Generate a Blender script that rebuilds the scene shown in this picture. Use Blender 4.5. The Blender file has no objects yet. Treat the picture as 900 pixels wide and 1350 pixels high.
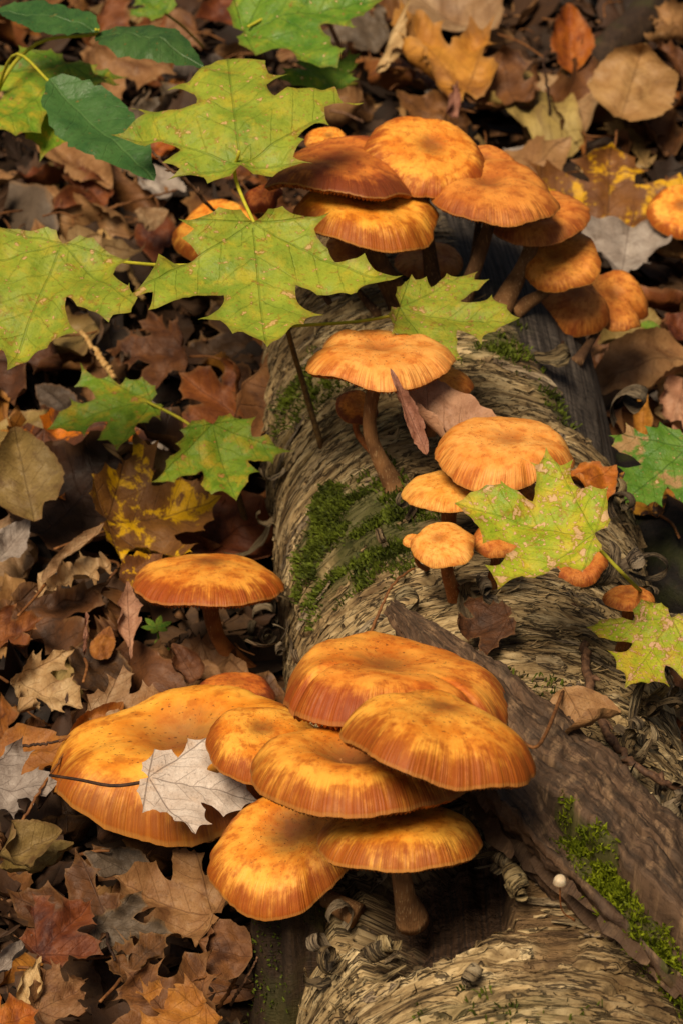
import bpy, bmesh, math, random
import numpy as np
from mathutils import Vector, Matrix
from mathutils.geometry import delaunay_2d_cdt

# ------------------------------------------------------------------ camera, sky, sun, exposure
SC = bpy.context.scene
COL = SC.collection
PITCH = math.radians(34.0)
CAM = np.array([0.0, 0.0, 0.80])
VFOV = math.radians(20.0)
W0, H0 = 900.0, 1350.0
FPX = (H0 / 2) / math.tan(VFOV / 2)
cam_d = bpy.data.cameras.new('camera')
cam = bpy.data.objects.new('camera', cam_d)
COL.objects.link(cam)
cam.location = CAM
cam.rotation_euler = (math.pi / 2 - PITCH, 0, 0)
cam_d.sensor_fit = 'VERTICAL'
cam_d.sensor_height = 36.0
cam_d.sensor_width = 24.0
cam_d.angle = VFOV
cam_d.clip_start = 0.02
cam_d.clip_end = 200.0
cam_d.dof.use_dof = True
cam_d.dof.focus_distance = 1.12
cam_d.dof.aperture_fstop = 25.0
SC.camera = cam

SUN_EL, SUN_AZ = math.radians(60), math.radians(-26)      # high, soft, from behind the viewer's left shoulder
world = bpy.data.worlds.new('World')
SC.world = world
world.use_nodes = True
wn = world.node_tree
wn.nodes.clear()
sky = wn.nodes.new('ShaderNodeTexSky')
sky.sky_type = 'NISHITA'
sky.sun_disc = False
sky.sun_elevation = SUN_EL
sky.sun_rotation = math.pi - SUN_AZ
sky.dust_density = 4.0
sky.ozone_density = 0.6
bg = wn.nodes.new('ShaderNodeBackground')
bg.inputs['Strength'].default_value = 0.05
wo = wn.nodes.new('ShaderNodeOutputWorld')
wn.links.new(sky.outputs[0], bg.inputs[0])
wn.links.new(bg.outputs[0], wo.inputs[0])

sun_d = bpy.data.lights.new('sun', 'SUN')
sun_d.energy = 5.0
sun_d.angle = math.radians(22)
sun_d.color = (1.0, 0.93, 0.82)
sun = bpy.data.objects.new('sun', sun_d)
COL.objects.link(sun)
# direction the light comes from
sd = Vector((math.sin(SUN_AZ) * math.cos(SUN_EL), -math.cos(SUN_AZ) * math.cos(SUN_EL), math.sin(SUN_EL)))
sun.rotation_euler = sd.to_track_quat('Z', 'Y').to_euler()
sun.location = sd * 5

vs = SC.view_settings
vs.view_transform = 'Standard'
vs.look = 'None'
vs.gamma = 1.0
vs.use_curve_mapping = False
vs.exposure = -0.12
vs.use_white_balance = True
vs.white_balance_temperature = 7900
SC.cycles.max_bounces = 6
SC.cycles.use_denoising = True

R = random.Random(7)
NR = np.random.RandomState(11)

# ------------------------------------------------------------------ maths helpers
CF = np.array([0, math.cos(PITCH), -math.sin(PITCH)])
CR = np.array([1.0, 0, 0])
CU = np.array([0, math.sin(PITCH), math.cos(PITCH)])

def ray(px, py):
    d = CF * FPX + CR * (px - W0 / 2) + CU * (H0 / 2 - py)
    return d / np.linalg.norm(d)

def at_z(px, py, z):
    d = ray(px, py)
    return CAM + d * ((z - CAM[2]) / d[2])

def at_y(px, py, y):
    d = ray(px, py)
    return CAM + d * (y / d[1])

def pxm(p):                                    # pixels per metre at a point
    return FPX / float(np.dot(np.asarray(p) - CAM, CF))

def nrm(v):
    v = np.asarray(v, float)
    return v / (np.linalg.norm(v) + 1e-12)

def rot(v, ax, ang):
    ax = nrm(ax); v = np.asarray(v, float)
    return v * math.cos(ang) + np.cross(ax, v) * math.sin(ang) + ax * np.dot(ax, v) * (1 - math.cos(ang))

def _hash(ix, iy, iz, seed):
    M = 0xFFFFFFFF
    n = (ix * 374761393 + iy * 668265263 + iz * 2246822519 + seed * 3266489917) & M
    n = ((n ^ (n >> 13)) * 1274126177) & M
    n = ((n ^ (n >> 16)) * 2654435761) & M
    return ((n ^ (n >> 15)) & 0xFFFFFF) / float(0x7FFFFF) - 1.0

def vn(x, y, z=0.0, seed=0):                    # value noise, -1..1
    x, y, z = np.broadcast_arrays(np.asarray(x, float), np.asarray(y, float), np.asarray(z, float))
    fx, fy, fz = np.floor(x), np.floor(y), np.floor(z)
    ix, iy, iz = fx.astype(np.int64), fy.astype(np.int64), fz.astype(np.int64)
    a, b, c = x - fx, y - fy, z - fz
    a = a * a * (3 - 2 * a); b = b * b * (3 - 2 * b); c = c * c * (3 - 2 * c)
    r = 0
    for dx in (0, 1):
        for dy in (0, 1):
            for dz in (0, 1):
                w = (a if dx else 1 - a) * (b if dy else 1 - b) * (c if dz else 1 - c)
                r = r + w * _hash(ix + dx, iy + dy, iz + dz, seed)
    return r

def fbm(x, y, z=0.0, seed=0, octv=4, gain=0.5):
    r, a, s = 0.0, 1.0, 0.0
    for k in range(octv):
        f = 2.03 ** k
        r = r + a * vn(np.asarray(x) * f, np.asarray(y) * f, np.asarray(z) * f, seed + 17 * k)
        s += a; a *= gain
    return r / s

def sstep(a, b, x):
    t = np.clip((np.asarray(x, float) - a) / (b - a), 0, 1)
    return t * t * (3 - 2 * t)

def inpoly(x, y, poly):
    x = np.asarray(x, float); y = np.asarray(y, float)
    c = np.zeros(np.broadcast(x, y).shape, bool)
    n = len(poly); j = n - 1
    for i in range(n):
        xi, yi = poly[i]; xj, yj = poly[j]
        if yi != yj:
            c ^= ((yi > y) != (yj > y)) & (x < (xj - xi) * (y - yi) / (yj - yi) + xi)
        j = i
    return c

# ------------------------------------------------------------------ object helpers
def tag(o, label=None, cat=None, group=None, kind=None):
    if label: o['label'] = label
    if cat: o['category'] = cat
    if group: o['group'] = group
    if kind: o['kind'] = kind
    return o

def link(name, me, parent=None, loc=None):
    o = bpy.data.objects.new(name, me)
    COL.objects.link(o)
    if parent is not None: o.parent = parent
    if loc is not None: o.location = loc
    return o

def empty(name, loc):
    o = bpy.data.objects.new(name, None)
    o.empty_display_size = 0.01
    COL.objects.link(o)
    o.location = [float(c) for c in loc]
    return o

def mesh(name, V, F, mat=None, smooth=True):
    me = bpy.data.meshes.new(name)
    V = np.asarray(V, float)
    if isinstance(F, np.ndarray) and F.ndim == 2:
        k = F.shape[1]
        me.vertices.add(len(V)); me.vertices.foreach_set('co', V.ravel())
        me.loops.add(F.size); me.loops.foreach_set('vertex_index', F.ravel().astype(np.int32))
        me.polygons.add(len(F)); me.polygons.foreach_set('loop_start', np.arange(0, F.size, k, dtype=np.int32))
        me.update(calc_edges=True)
    else:
        me.from_pydata([tuple(v) for v in V], [], [tuple(f) for f in F])
    if smooth:
        me.polygons.foreach_set('use_smooth', np.ones(len(me.polygons), bool))
    if mat is not None: me.materials.append(mat)
    me.update()
    return me

def grid_faces(n, m, wrap=False, flip=False):
    i, j = np.meshgrid(np.arange(n - 1), np.arange(m if wrap else m - 1), indexing='ij')
    j2 = (j + 1) % m
    f = np.stack([i * m + j, i * m + j2, (i + 1) * m + j2, (i + 1) * m + j], -1).reshape(-1, 4)
    return f[:, ::-1].copy() if flip else f

def setattr_pt(me, name, arr, vec=False, domain='POINT'):
    a = me.attributes.new(name, 'FLOAT_VECTOR' if vec else 'FLOAT', domain)
    a.data.foreach_set('vector' if vec else 'value', np.asarray(arr, np.float32).ravel())

def tube_geo(P, rad, sides=8, rough=0.0, seed=0):
    P = np.asarray(P, float); n = len(P)
    rad = np.broadcast_to(np.asarray(rad, float), (n,))
    T = np.gradient(P, axis=0); T /= np.linalg.norm(T, axis=1)[:, None] + 1e-12
    a = np.array([0, 0, 1.0]) if abs(T[0][2]) < 0.9 else np.array([1.0, 0, 0])
    V = []
    for i in range(n):
        a = a - T[i] * np.dot(a, T[i]); a = nrm(a); b = np.cross(T[i], a)
        th = np.arange(sides) * 2 * math.pi / sides
        r = rad[i] * (1 + rough * vn(np.cos(th) * 1.5, np.sin(th) * 1.5 + 3.1, i * 0.45, seed))
        V.append(P[i] + np.outer(np.cos(th) * r, a) + np.outer(np.sin(th) * r, b))
    V = np.concatenate(V)
    F = [tuple(f) for f in grid_faces(n, sides, wrap=True)]
    F.append(tuple(range(sides))[::-1]); F.append(tuple((n - 1) * sides + k for k in range(sides)))
    return V, F

def bez(pts, n=14):                             # smooth curve through points (Catmull-Rom)
    pts = [np.asarray(p, float) for p in pts]
    if len(pts) == 2: pts = [pts[0], (pts[0] + pts[1]) / 2, pts[1]]
    Q = [2 * pts[0] - pts[1]] + pts + [2 * pts[-1] - pts[-2]]
    out = []
    m = len(pts) - 1
    for k in range(n):
        t = k / (n - 1) * m; i = min(int(t), m - 1); f = t - i
        a, b, c, d = Q[i], Q[i + 1], Q[i + 2], Q[i + 3]
        out.append(0.5 * ((2 * b) + (c - a) * f + (2 * a - 5 * b + 4 * c - d) * f * f + (3 * b - a - 3 * c + d) * f ** 3))
    return np.array(out)

# ------------------------------------------------------------------ material helpers
class NT:
    def __init__(s, name):
        s.mat = bpy.data.materials.new(name); s.mat.use_nodes = True
        s.t = s.mat.node_tree; s.t.nodes.clear()
    def put(s, sock, v):
        if hasattr(v, 'is_output'): s.t.links.new(v, sock)
        elif v is not None:
            if isinstance(v, (tuple, list)) and len(v) == 3 and sock.type == 'RGBA': v = (*v, 1)
            sock.default_value = v
    def new(s, t): return s.t.nodes.new(t)
    def m(s, op, a, b=None, c=None, clamp=False):
        n = s.new('ShaderNodeMath'); n.operation = op; n.use_clamp = clamp
        for i, v in enumerate((a, b, c)):
            if v is not None: s.put(n.inputs[i], v)
        return n.outputs[0]
    def vm(s, op, a, b=None):
        n = s.new('ShaderNodeVectorMath'); n.operation = op
        s.put(n.inputs[0], a)
        if b is not None: s.put(n.inputs[1], b)
        return n.outputs[0]
    def comb(s, x, y, z):
        n = s.new('ShaderNodeCombineXYZ')
        for i, v in enumerate((x, y, z)): s.put(n.inputs[i], v)
        return n.outputs[0]
    def sep(s, v):
        n = s.new('ShaderNodeSeparateXYZ'); s.put(n.inputs[0], v); return n.outputs
    def attr(s, name, vec=True):
        n = s.new('ShaderNodeAttribute'); n.attribute_name = name
        return n.outputs['Vector'] if vec else n.outputs['Fac']
    def obj(s): return s.new('ShaderNodeTexCoord').outputs['Object']
    def rnd(s): return s.new('ShaderNodeObjectInfo').outputs['Random']
    def geo(s): return s.new('ShaderNodeNewGeometry').outputs
    def noise(s, vec, scale=1.0, detail=3.0, rough=0.5, dist=0.0, col=False):
        n = s.new('ShaderNodeTexNoise'); s.put(n.inputs['Vector'], vec)
        for k, v in (('Scale', scale), ('Detail', detail), ('Roughness', rough), ('Distortion', dist)): s.put(n.inputs[k], v)
        return n.outputs['Color' if col else 'Fac']
    def vor(s, vec, scale, feature='F1', out='Distance'):
        n = s.new('ShaderNodeTexVoronoi'); n.feature = feature
        s.put(n.inputs['Vector'], vec); s.put(n.inputs['Scale'], scale); return n.outputs[out]
    def mr(s, v, a, b, c=0.0, d=1.0, smooth=True):
        n = s.new('ShaderNodeMapRange'); n.interpolation_type = 'SMOOTHSTEP' if smooth else 'LINEAR'
        for i, x in enumerate((v, a, b, c, d)): s.put(n.inputs[i], x)
        return n.outputs[0]
    def mix(s, f, a, b, blend='MIX'):
        n = s.new('ShaderNodeMix'); n.data_type = 'RGBA'; n.blend_type = blend
        s.put(n.inputs[0], f); s.put(n.inputs[6], a); s.put(n.inputs[7], b); return n.outputs[2]
    def ramp(s, f, stops):
        n = s.new('ShaderNodeValToRGB'); e = n.color_ramp.elements
        while len(e) < len(stops): e.new(0.5)
        for k, (p, c) in enumerate(stops): e[k].position = p; e[k].color = (*c, 1)
        s.put(n.inputs[0], f); return n.outputs[0]
    def hsv(s, c, h=0.5, sat=1.0, v=1.0):
        n = s.new('ShaderNodeHueSaturation')
        for k, x in (('Hue', h), ('Saturation', sat), ('Value', v), ('Color', c)): s.put(n.inputs[k], x)
        return n.outputs[0]
    def bump(s, h, strength=0.5, dist=0.001, normal=None):
        n = s.new('ShaderNodeBump'); s.put(n.inputs['Strength'], strength); s.put(n.inputs['Distance'], dist)
        s.put(n.inputs['Height'], h)
        if normal is not None: s.put(n.inputs['Normal'], normal)
        return n.outputs[0]
    def out(s, col, rough=0.6, spec=0.3, normal=None, trans=0.0, tcol=None, sss=0.0, coat=0.0):
        p = s.new('ShaderNodeBsdfPrincipled')
        s.put(p.inputs['Base Color'], col); s.put(p.inputs['Roughness'], rough)
        s.put(p.inputs['Specular IOR Level'], spec)
        if sss:
            p.inputs['Subsurface Weight'].default_value = sss
            p.inputs['Subsurface Radius'].default_value = (1.0, 0.45, 0.15)
            p.inputs['Subsurface Scale'].default_value = 0.004
        if coat:
            p.inputs['Coat Weight'].default_value = coat; p.inputs['Coat Roughness'].default_value = 0.35
        if normal is not None: s.put(p.inputs['Normal'], normal)
        sh = p.outputs[0]
        if trans:
            tr = s.new('ShaderNodeBsdfTranslucent'); s.put(tr.inputs['Color'], tcol if tcol is not None else col)
            if normal is not None: s.put(tr.inputs['Normal'], normal)
            mx = s.new('ShaderNodeMixShader'); mx.inputs[0].default_value = trans
            s.t.links.new(sh, mx.inputs[1]); s.t.links.new(tr.outputs[0], mx.inputs[2]); sh = mx.outputs[0]
        o = s.new('ShaderNodeOutputMaterial'); s.t.links.new(sh, o.inputs['Surface'])
        return s.mat

def srgb(r, g, b):
    return tuple(((c / 255) / 12.92 if c / 255 <= 0.04045 else ((c / 255 + 0.055) / 1.055) ** 2.4) for c in (r, g, b))

def cap_mat(name, gold, orange, rim, center, camt=0.72, rimpos=0.68, rimamt=0.86, cpos=0.36):
    s = NT(name)
    x, y, r = s.sep(s.attr('polar'))
    rn = s.rnd()
    off = s.m('MULTIPLY', rn, 37.0)
    k = lambda v, f: s.m('MULTIPLY', v, f)
    streak = s.noise(s.comb(k(x, 22), k(y, 22), s.m('MULTIPLY_ADD', r, 2.2, off)), 1.0, 5, 0.66)
    fine = s.noise(s.comb(k(x, 50), k(y, 50), s.m('MULTIPLY_ADD', r, 0.9, off)), 1.0, 1.5, 0.5)
    broad = s.noise(s.comb(s.m('MULTIPLY', k(x, 1.6), r), s.m('MULTIPLY', k(y, 1.6), r), off), 1.4, 4, 0.6)
    blot = s.noise(s.comb(s.m('MULTIPLY', k(x, 7), r), s.m('MULTIPLY', k(y, 7), r), off), 1.0, 5, 0.65)
    col = s.mix(s.mr(s.m('ADD', s.m('MULTIPLY', broad, 0.7), s.m('MULTIPLY', blot, 0.3)), 0.36, 0.64), gold, orange)
    col = s.mix(s.m('MULTIPLY', s.mr(blot, 0.48, 0.68), 0.5), col, rim)
    # streaky brown towards the margin
    rr = s.m('ADD', r, s.m('MULTIPLY', s.m('SUBTRACT', streak, 0.5), 0.42))
    rr = s.m('ADD', rr, s.m('MULTIPLY', s.m('SUBTRACT', broad, 0.5), 0.6))
    rr = s.m('ADD', rr, s.m('MULTIPLY', s.m('SUBTRACT', blot, 0.5), 0.45))
    rm = s.mr(rr, rimpos, rimpos + 0.30)
    rm = s.m('MULTIPLY', rm, s.mr(r, 0.5, 0.85))
    col = s.mix(s.m('MULTIPLY', rm, rimamt), col, rim)
    strip = s.m('MULTIPLY', s.mr(fine, 0.44, 0.58), s.mr(r, 0.74, 0.95))
    col = s.mix(s.m('MULTIPLY', strip, 0.42), col, s.mix(0.5, rim, (0.12, 0.025, 0.004)))
    # darker disc
    cm = s.mr(s.m('ADD', r, s.m('MULTIPLY', s.m('SUBTRACT', blot, 0.5), 0.55)), cpos, 0.03)
    col = s.mix(s.m('MULTIPLY', cm, camt), col, center)
    # dark specks
    sp = s.mr(s.noise(s.comb(s.m('MULTIPLY', k(x, 34), r), s.m('MULTIPLY', k(y, 34), r), off), 1.0, 1, 0.5), 0.66, 0.72)
    col = s.mix(s.m('MULTIPLY', sp, s.mr(r, 0.85, 0.5, 0.1, 0.75)), col, (0.07, 0.02, 0.006))
    edge = s.mr(r, 0.988, 0.996)
    col = s.mix(s.m('MULTIPLY', edge, 0.5), col, (0.42, 0.18, 0.045))
    col = s.hsv(col, s.m('MULTIPLY_ADD', rn, 0.012, 0.494), 1.0, s.m('MULTIPLY_ADD', rn, 0.16, 0.92))
    h = s.m('ADD', s.m('MULTIPLY', fine, s.mr(r, 0.66, 0.92, 0.04, 0.8)), s.m('MULTIPLY', blot, 0.4))
    b = s.bump(h, 0.55, 0.0013)
    return s.out(col, s.mr(blot, 0.3, 0.7, 0.5, 0.68), 0.3, b, sss=0.12)

GOLD, ORNG = srgb(234, 162, 68), srgb(204, 114, 34)
RIMC, CENT = srgb(144, 64, 16), srgb(102, 52, 22)
MAT = {}
MAT['cap'] = cap_mat('cap_orange', GOLD, ORNG, RIMC, CENT)
MAT['cap_stain'] = cap_mat('cap_stained', GOLD, ORNG, RIMC, srgb(100, 58, 38), 0.8, 0.68, 0.84, 0.55)
MAT['cap_pale'] = cap_mat('cap_pale', srgb(234, 170, 88), srgb(214, 134, 54), srgb(172, 88, 30), srgb(146, 80, 32), 0.6, 0.90, 0.7)
MAT['cap_tan'] = cap_mat('cap_tan', srgb(214, 140, 62), srgb(184, 104, 40), srgb(136, 66, 20), srgb(108, 58, 24), 0.6, 0.80, 0.72)
MAT['cap_dark'] = cap_mat('cap_dark', srgb(206, 118, 50), srgb(164, 76, 32), srgb(104, 40, 18), srgb(120, 52, 22), 0.4, 0.62, 0.9)
MAT['cap_white'] = cap_mat('cap_white', srgb(204, 186, 158), srgb(188, 166, 136), srgb(180, 160, 130), srgb(190, 170, 140), 0.3, 0.9, 0.3)

def gill_mat():
    s = NT('gills'); x, y, r = s.sep(s.attr('polar'))
    n = s.noise(s.comb(s.m('MULTIPLY', x, 40), s.m('MULTIPLY', y, 40), r), 1.0, 2)
    c = s.mix(s.mr(n, 0.35, 0.65), srgb(120, 66, 32), srgb(186, 124, 72))
    return s.out(c, 0.8, 0.1, s.bump(n, 0.6, 0.001))
MAT['gill'] = gill_mat()

def stem_mat(name, a, b, c):
    s = NT(name); o = s.obj(); rn = s.rnd()
    v = s.vm('MULTIPLY', o, (1500, 1500, 190))
    n = s.noise(v, 1.0, 4, 0.6); g = s.noise(o, 110, 3)
    col = s.mix(s.mr(g, 0.35, 0.65), a, b)
    col = s.mix(s.m('MULTIPLY', s.mr(n, 0.56, 0.70), 0.7), col, c)
    return s.out(col, 0.75, 0.2, s.bump(n, 0.7, 0.001))
MAT['stem'] = stem_mat('stem_brown', srgb(112, 76, 48), srgb(150, 106, 68), srgb(204, 170, 124))
MAT['stem_red'] = stem_mat('stem_russet', srgb(132, 74, 38), srgb(172, 106, 58), srgb(206, 160, 110))
MAT['stem_dark'] = stem_mat('stem_dark', srgb(64, 42, 28), srgb(92, 64, 42), srgb(150, 116, 80))

def leaf_mat(name, c1, c2, vein, c3=None, c3amt=0.5, c3scale=3.0, spot=None, spotamt=0.6, trans=0.12, rough=0.6, sec=6.5, veinamt=0.5, var=0.25, gloss=0.3, dk=1.0, soft=0.05, edge=None):
    s = NT(name)
    luv = s.attr('luv'); uv = s.vm('MULTIPLY', luv, (1, 1, 0)); od = s.sep(luv)[2]; st = s.attr('vein'); rn = s.rnd()
    off = s.comb(s.m('MULTIPLY', rn, 53.0), s.m('MULTIPLY', rn, 91.0), 0.0)
    p = s.vm('ADD', uv, off)
    n1 = s.noise(p, 2.2, 5, 0.6); n2 = s.noise(p, 9.0, 4, 0.62); n3 = s.noise(p, 40.0, 3, 0.6)
    a = s.m('ADD', s.m('MULTIPLY', n1, 0.6), s.m('MULTIPLY', n2, 0.4))
    col = s.mix(s.mr(a, 0.36, 0.62), c1, c2)
    if c3 is not None:
        nb = s.noise(s.vm('ADD', p, (7.7, 3.1, 0)), c3scale, 5, 0.65, 0.4)
        lo = 0.66 - 0.30 * c3amt
        col = s.mix(s.mr(nb, lo - soft * 0.5, lo + soft), col, c3)
    sx, sy, _ = s.sep(st)
    at = s.m('ABSOLUTE', sy)
    wob = s.m('MULTIPLY', s.m('SUBTRACT', n2, 0.5), 0.05)
    prim = s.mr(at, 0.0085, 0.003)
    fr = s.m('FRACT', s.m('MULTIPLY', s.m('ADD', s.m('SUBTRACT', sx, s.m('MULTIPLY', at, 0.85)), wob), sec))
    secd = s.m('ABSOLUTE', s.m('SUBTRACT', fr, 0.5))
    secm = s.m('MULTIPLY', s.mr(secd, 0.045, 0.012), s.mr(at, 0.26, 0.10, 0.10, 0.6))
    vm = s.m('MAXIMUM', prim, secm)
    net = s.m('MULTIPLY', s.mr(s.vor(p, 26.0, 'DISTANCE_TO_EDGE'), 0.09, 0.0), 0.22)
    col = s.mix(s.m('MULTIPLY', s.m('MAXIMUM', vm, net), veinamt), col, vein)
    if spot is not None:
        v = s.noise(s.vm('ADD', p, (1.3, 9.2, 0)), 7.0, 4, 0.6); v2 = s.noise(s.vm('ADD', p, (4.3, 2.2, 0)), 24.0, 2, 0.5)
        lo = 0.74 - 0.2 * spotamt
        msk = s.m('MAXIMUM', s.mr(v, lo, lo + 0.03), s.mr(v2, lo + 0.02, lo + 0.05))
        halo = s.m('MAXIMUM', s.mr(v, lo - 0.05, lo + 0.0), s.mr(v2, lo - 0.03, lo + 0.02))
        col = s.mix(s.m('MULTIPLY', halo, 0.55), col, srgb(150, 90, 40))
        col = s.mix(msk, col, spot)
    if edge is not None:
        ew = s.m('MULTIPLY', s.m('SUBTRACT', n2, 0.30), 0.11)
        col = s.mix(s.m('MULTIPLY', s.mr(od, s.m('ADD', ew, 0.012), s.m('MULTIPLY', ew, 0.3)), 0.35), col, edge)
    col = s.mix(s.m('MULTIPLY', s.mr(n3, 0.52, 0.72), 0.3), col, (0.03, 0.015, 0.006))
    val = s.m('MULTIPLY_ADD', rn, var * 2 * dk, (1.0 - var) * dk)
    col = s.hsv(col, s.m('MULTIPLY_ADD', rn, 0.016, 0.492), 1.0, val)
    h = s.m('ADD', s.m('MULTIPLY', vm, -0.8), s.m('MULTIPLY', n2, 0.9))
    h = s.m('ADD', h, s.m('MULTIPLY', n3, 0.35))
    b = s.bump(h, 0.5, 0.0018)
    return s.out(col, s.mr(n2, 0.3, 0.7, rough - 0.1, rough + 0.12), gloss, b, trans=trans, tcol=col)

LM = {}
LM['green'] = leaf_mat('leaf_green', srgb(124, 148, 50), srgb(162, 176, 64), srgb(92, 118, 40), srgb(182, 172, 60), 0.44, 9.0, srgb(206, 168, 112), 0.46, 0.38, 0.5, 6.5, 0.42, 0.06, soft=0.2, edge=srgb(128, 92, 44))
LM['green_spot'] = leaf_mat('leaf_green_spotted', srgb(128, 156, 40), srgb(178, 182, 54), srgb(98, 130, 36), srgb(196, 174, 58), 0.5, 5.0, srgb(206, 166, 124), 0.72, 0.3, 0.5, 6.5, 0.42, 0.06, soft=0.16, edge=srgb(120, 84, 40))
LM['green_deep'] = leaf_mat('leaf_green_deep', srgb(72, 120, 40), srgb(112, 148, 50), srgb(60, 96, 32), srgb(150, 164, 56), 0.3, 6.0, srgb(206, 180, 130), 0.34, 0.3, 0.45, 6.5, 0.42, 0.06, soft=0.16, edge=srgb(120, 84, 40))
LM['green_mid'] = leaf_mat('leaf_green_mid', srgb(98, 138, 42), srgb(134, 162, 52), srgb(66, 104, 34), srgb(190, 168, 56), 0.38, 5.0, srgb(190, 140, 80), 0.34, 0.3, 0.48, 6.5, 0.42, 0.06, soft=0.16, edge=srgb(120, 84, 40))
LM['green_blue'] = leaf_mat('leaf_green_blue', srgb(46, 84, 44), srgb(66, 104, 52), srgb(96, 130, 74), None, 0, 3, srgb(150, 170, 100), 0.1, 0.25, 0.42, 9, 0.35, 0.06)
LM['green_tan'] = leaf_mat('leaf_green_tan', srgb(66, 116, 36), srgb(96, 138, 46), srgb(52, 88, 30), srgb(170, 136, 90), 0.28, 2.0, srgb(206, 176, 130), 0.3, 0.25, 0.48, 6.5, 0.6, 0.06)
B_ = dict(var=0.28, dk=0.74, soft=0.14, edge=srgb(150, 108, 68))
LM['tan'] = leaf_mat('leaf_tan', srgb(176, 132, 88), srgb(150, 104, 64), srgb(96, 60, 34), srgb(120, 78, 46), 0.35, 3.0, **B_)
LM['pale'] = leaf_mat('leaf_pale', srgb(206, 172, 128), srgb(178, 138, 94), srgb(110, 76, 48), srgb(150, 112, 74), 0.3, 3.0, **B_)
LM['brown'] = leaf_mat('leaf_brown', srgb(142, 92, 52), srgb(108, 66, 36), srgb(70, 40, 24), srgb(84, 50, 30), 0.4, 3.0, **B_)
LM['dark'] = leaf_mat('leaf_dark', srgb(88, 56, 32), srgb(60, 38, 22), srgb(48, 28, 18), srgb(52, 32, 22), 0.4, 3.0, **B_)
LM['rust'] = leaf_mat('leaf_rust', srgb(156, 90, 44), srgb(122, 64, 30), srgb(76, 36, 20), srgb(90, 44, 26), 0.4, 3.0, **B_)
LM['red'] = leaf_mat('leaf_redbrown', srgb(118, 74, 42), srgb(90, 56, 32), srgb(62, 38, 22), srgb(66, 42, 26), 0.4, 3.0, gloss=0.3, **B_)
LM['orange'] = leaf_mat('leaf_orange', srgb(208, 124, 40), srgb(178, 94, 30), srgb(120, 62, 24), srgb(130, 64, 26), 0.35, 3.0, **B_)
LM['amber'] = leaf_mat('leaf_amber', srgb(196, 130, 58), srgb(166, 102, 42), srgb(110, 62, 26), srgb(136, 80, 36), 0.4, 2.5, **B_)
LM['grey'] = leaf_mat('leaf_grey', srgb(184, 170, 158), srgb(150, 134, 122), srgb(84, 66, 58), srgb(120, 104, 92), 0.3, 3.0, var=0.15, dk=0.8, soft=0.14)
LM['greydark'] = leaf_mat('leaf_greydark', srgb(110, 92, 76), srgb(88, 72, 58), srgb(50, 40, 32), srgb(74, 60, 48), 0.4, 3.0, **B_)
LM['white'] = leaf_mat('leaf_white', srgb(206, 192, 180), srgb(182, 164, 150), srgb(84, 66, 60), srgb(188, 162, 140), 0.3, 3.0, var=0.04, veinamt=0.6, soft=0.14)
LM['pink'] = leaf_mat('leaf_pinkbrown', srgb(178, 130, 104), srgb(150, 102, 80), srgb(104, 66, 50), srgb(122, 78, 58), 0.3, 3.0, var=0.1, soft=0.14, dk=0.9)
LM['yblotch'] = leaf_mat('leaf_brown_yellow', srgb(134, 84, 40), srgb(106, 62, 30), srgb(70, 42, 22), srgb(214, 158, 30), 0.42, 4.5, var=0.08, dk=0.85)
LM['oblotch'] = leaf_mat('leaf_brown_orange', srgb(112, 70, 46), srgb(88, 54, 36), srgb(58, 36, 24), srgb(206, 120, 26), 0.50, 4.5, var=0.08, dk=0.85)
LM['bblotch'] = leaf_mat('leaf_orange_black', srgb(206, 150, 50), srgb(176, 108, 36), srgb(90, 54, 24), srgb(58, 32, 18), 0.55, 5.0, var=0.08, dk=0.75)
LM['yellow'] = leaf_mat('leaf_yellow', srgb(232, 200, 50), srgb(214, 170, 40), srgb(170, 130, 40), None, var=0.06, trans=0.25)
LM['olive'] = leaf_mat('leaf_olive', srgb(176, 148, 88), srgb(146, 120, 68), srgb(100, 78, 46), srgb(120, 92, 54), 0.35, 3.0, **B_)

def plain(name, a, b, scale=200, rough=0.7, spec=0.25, stretch=(1, 1, 1), bmp=0.4, dist=0.001):
    s = NT(name); o = s.vm('MULTIPLY', s.obj(), stretch)
    n = s.noise(o, scale, 5, 0.62)
    c = s.mix(s.mr(n, 0.35, 0.65), a, b)
    c = s.hsv(c, 0.5, 1.0, s.m('MULTIPLY_ADD', s.rnd(), 0.4, 0.8))
    return s.out(c, rough, spec, s.bump(n, bmp, dist))
MAT['petiole'] = plain('petiole_brown', srgb(96, 58, 32), srgb(130, 84, 46), 300)
MAT['petiole_dark'] = plain('petiole_dark', srgb(40, 26, 20), srgb(64, 42, 30), 300)
MAT['petiole_green'] = plain('petiole_green', srgb(150, 150, 44), srgb(176, 160, 54), 300)
MAT['twig'] = plain('twig_bark', srgb(70, 48, 36), srgb(112, 80, 58), 400)
MAT['twig_tan'] = plain('twig_tan', srgb(170, 128, 76), srgb(196, 158, 104), 300)
MAT['sapling'] = plain('sapling_stem', srgb(84, 62, 40), srgb(112, 88, 52), 400)
MAT['shoot'] = plain('shoot_green', srgb(86, 130, 40), srgb(116, 156, 56), 200)

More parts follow.
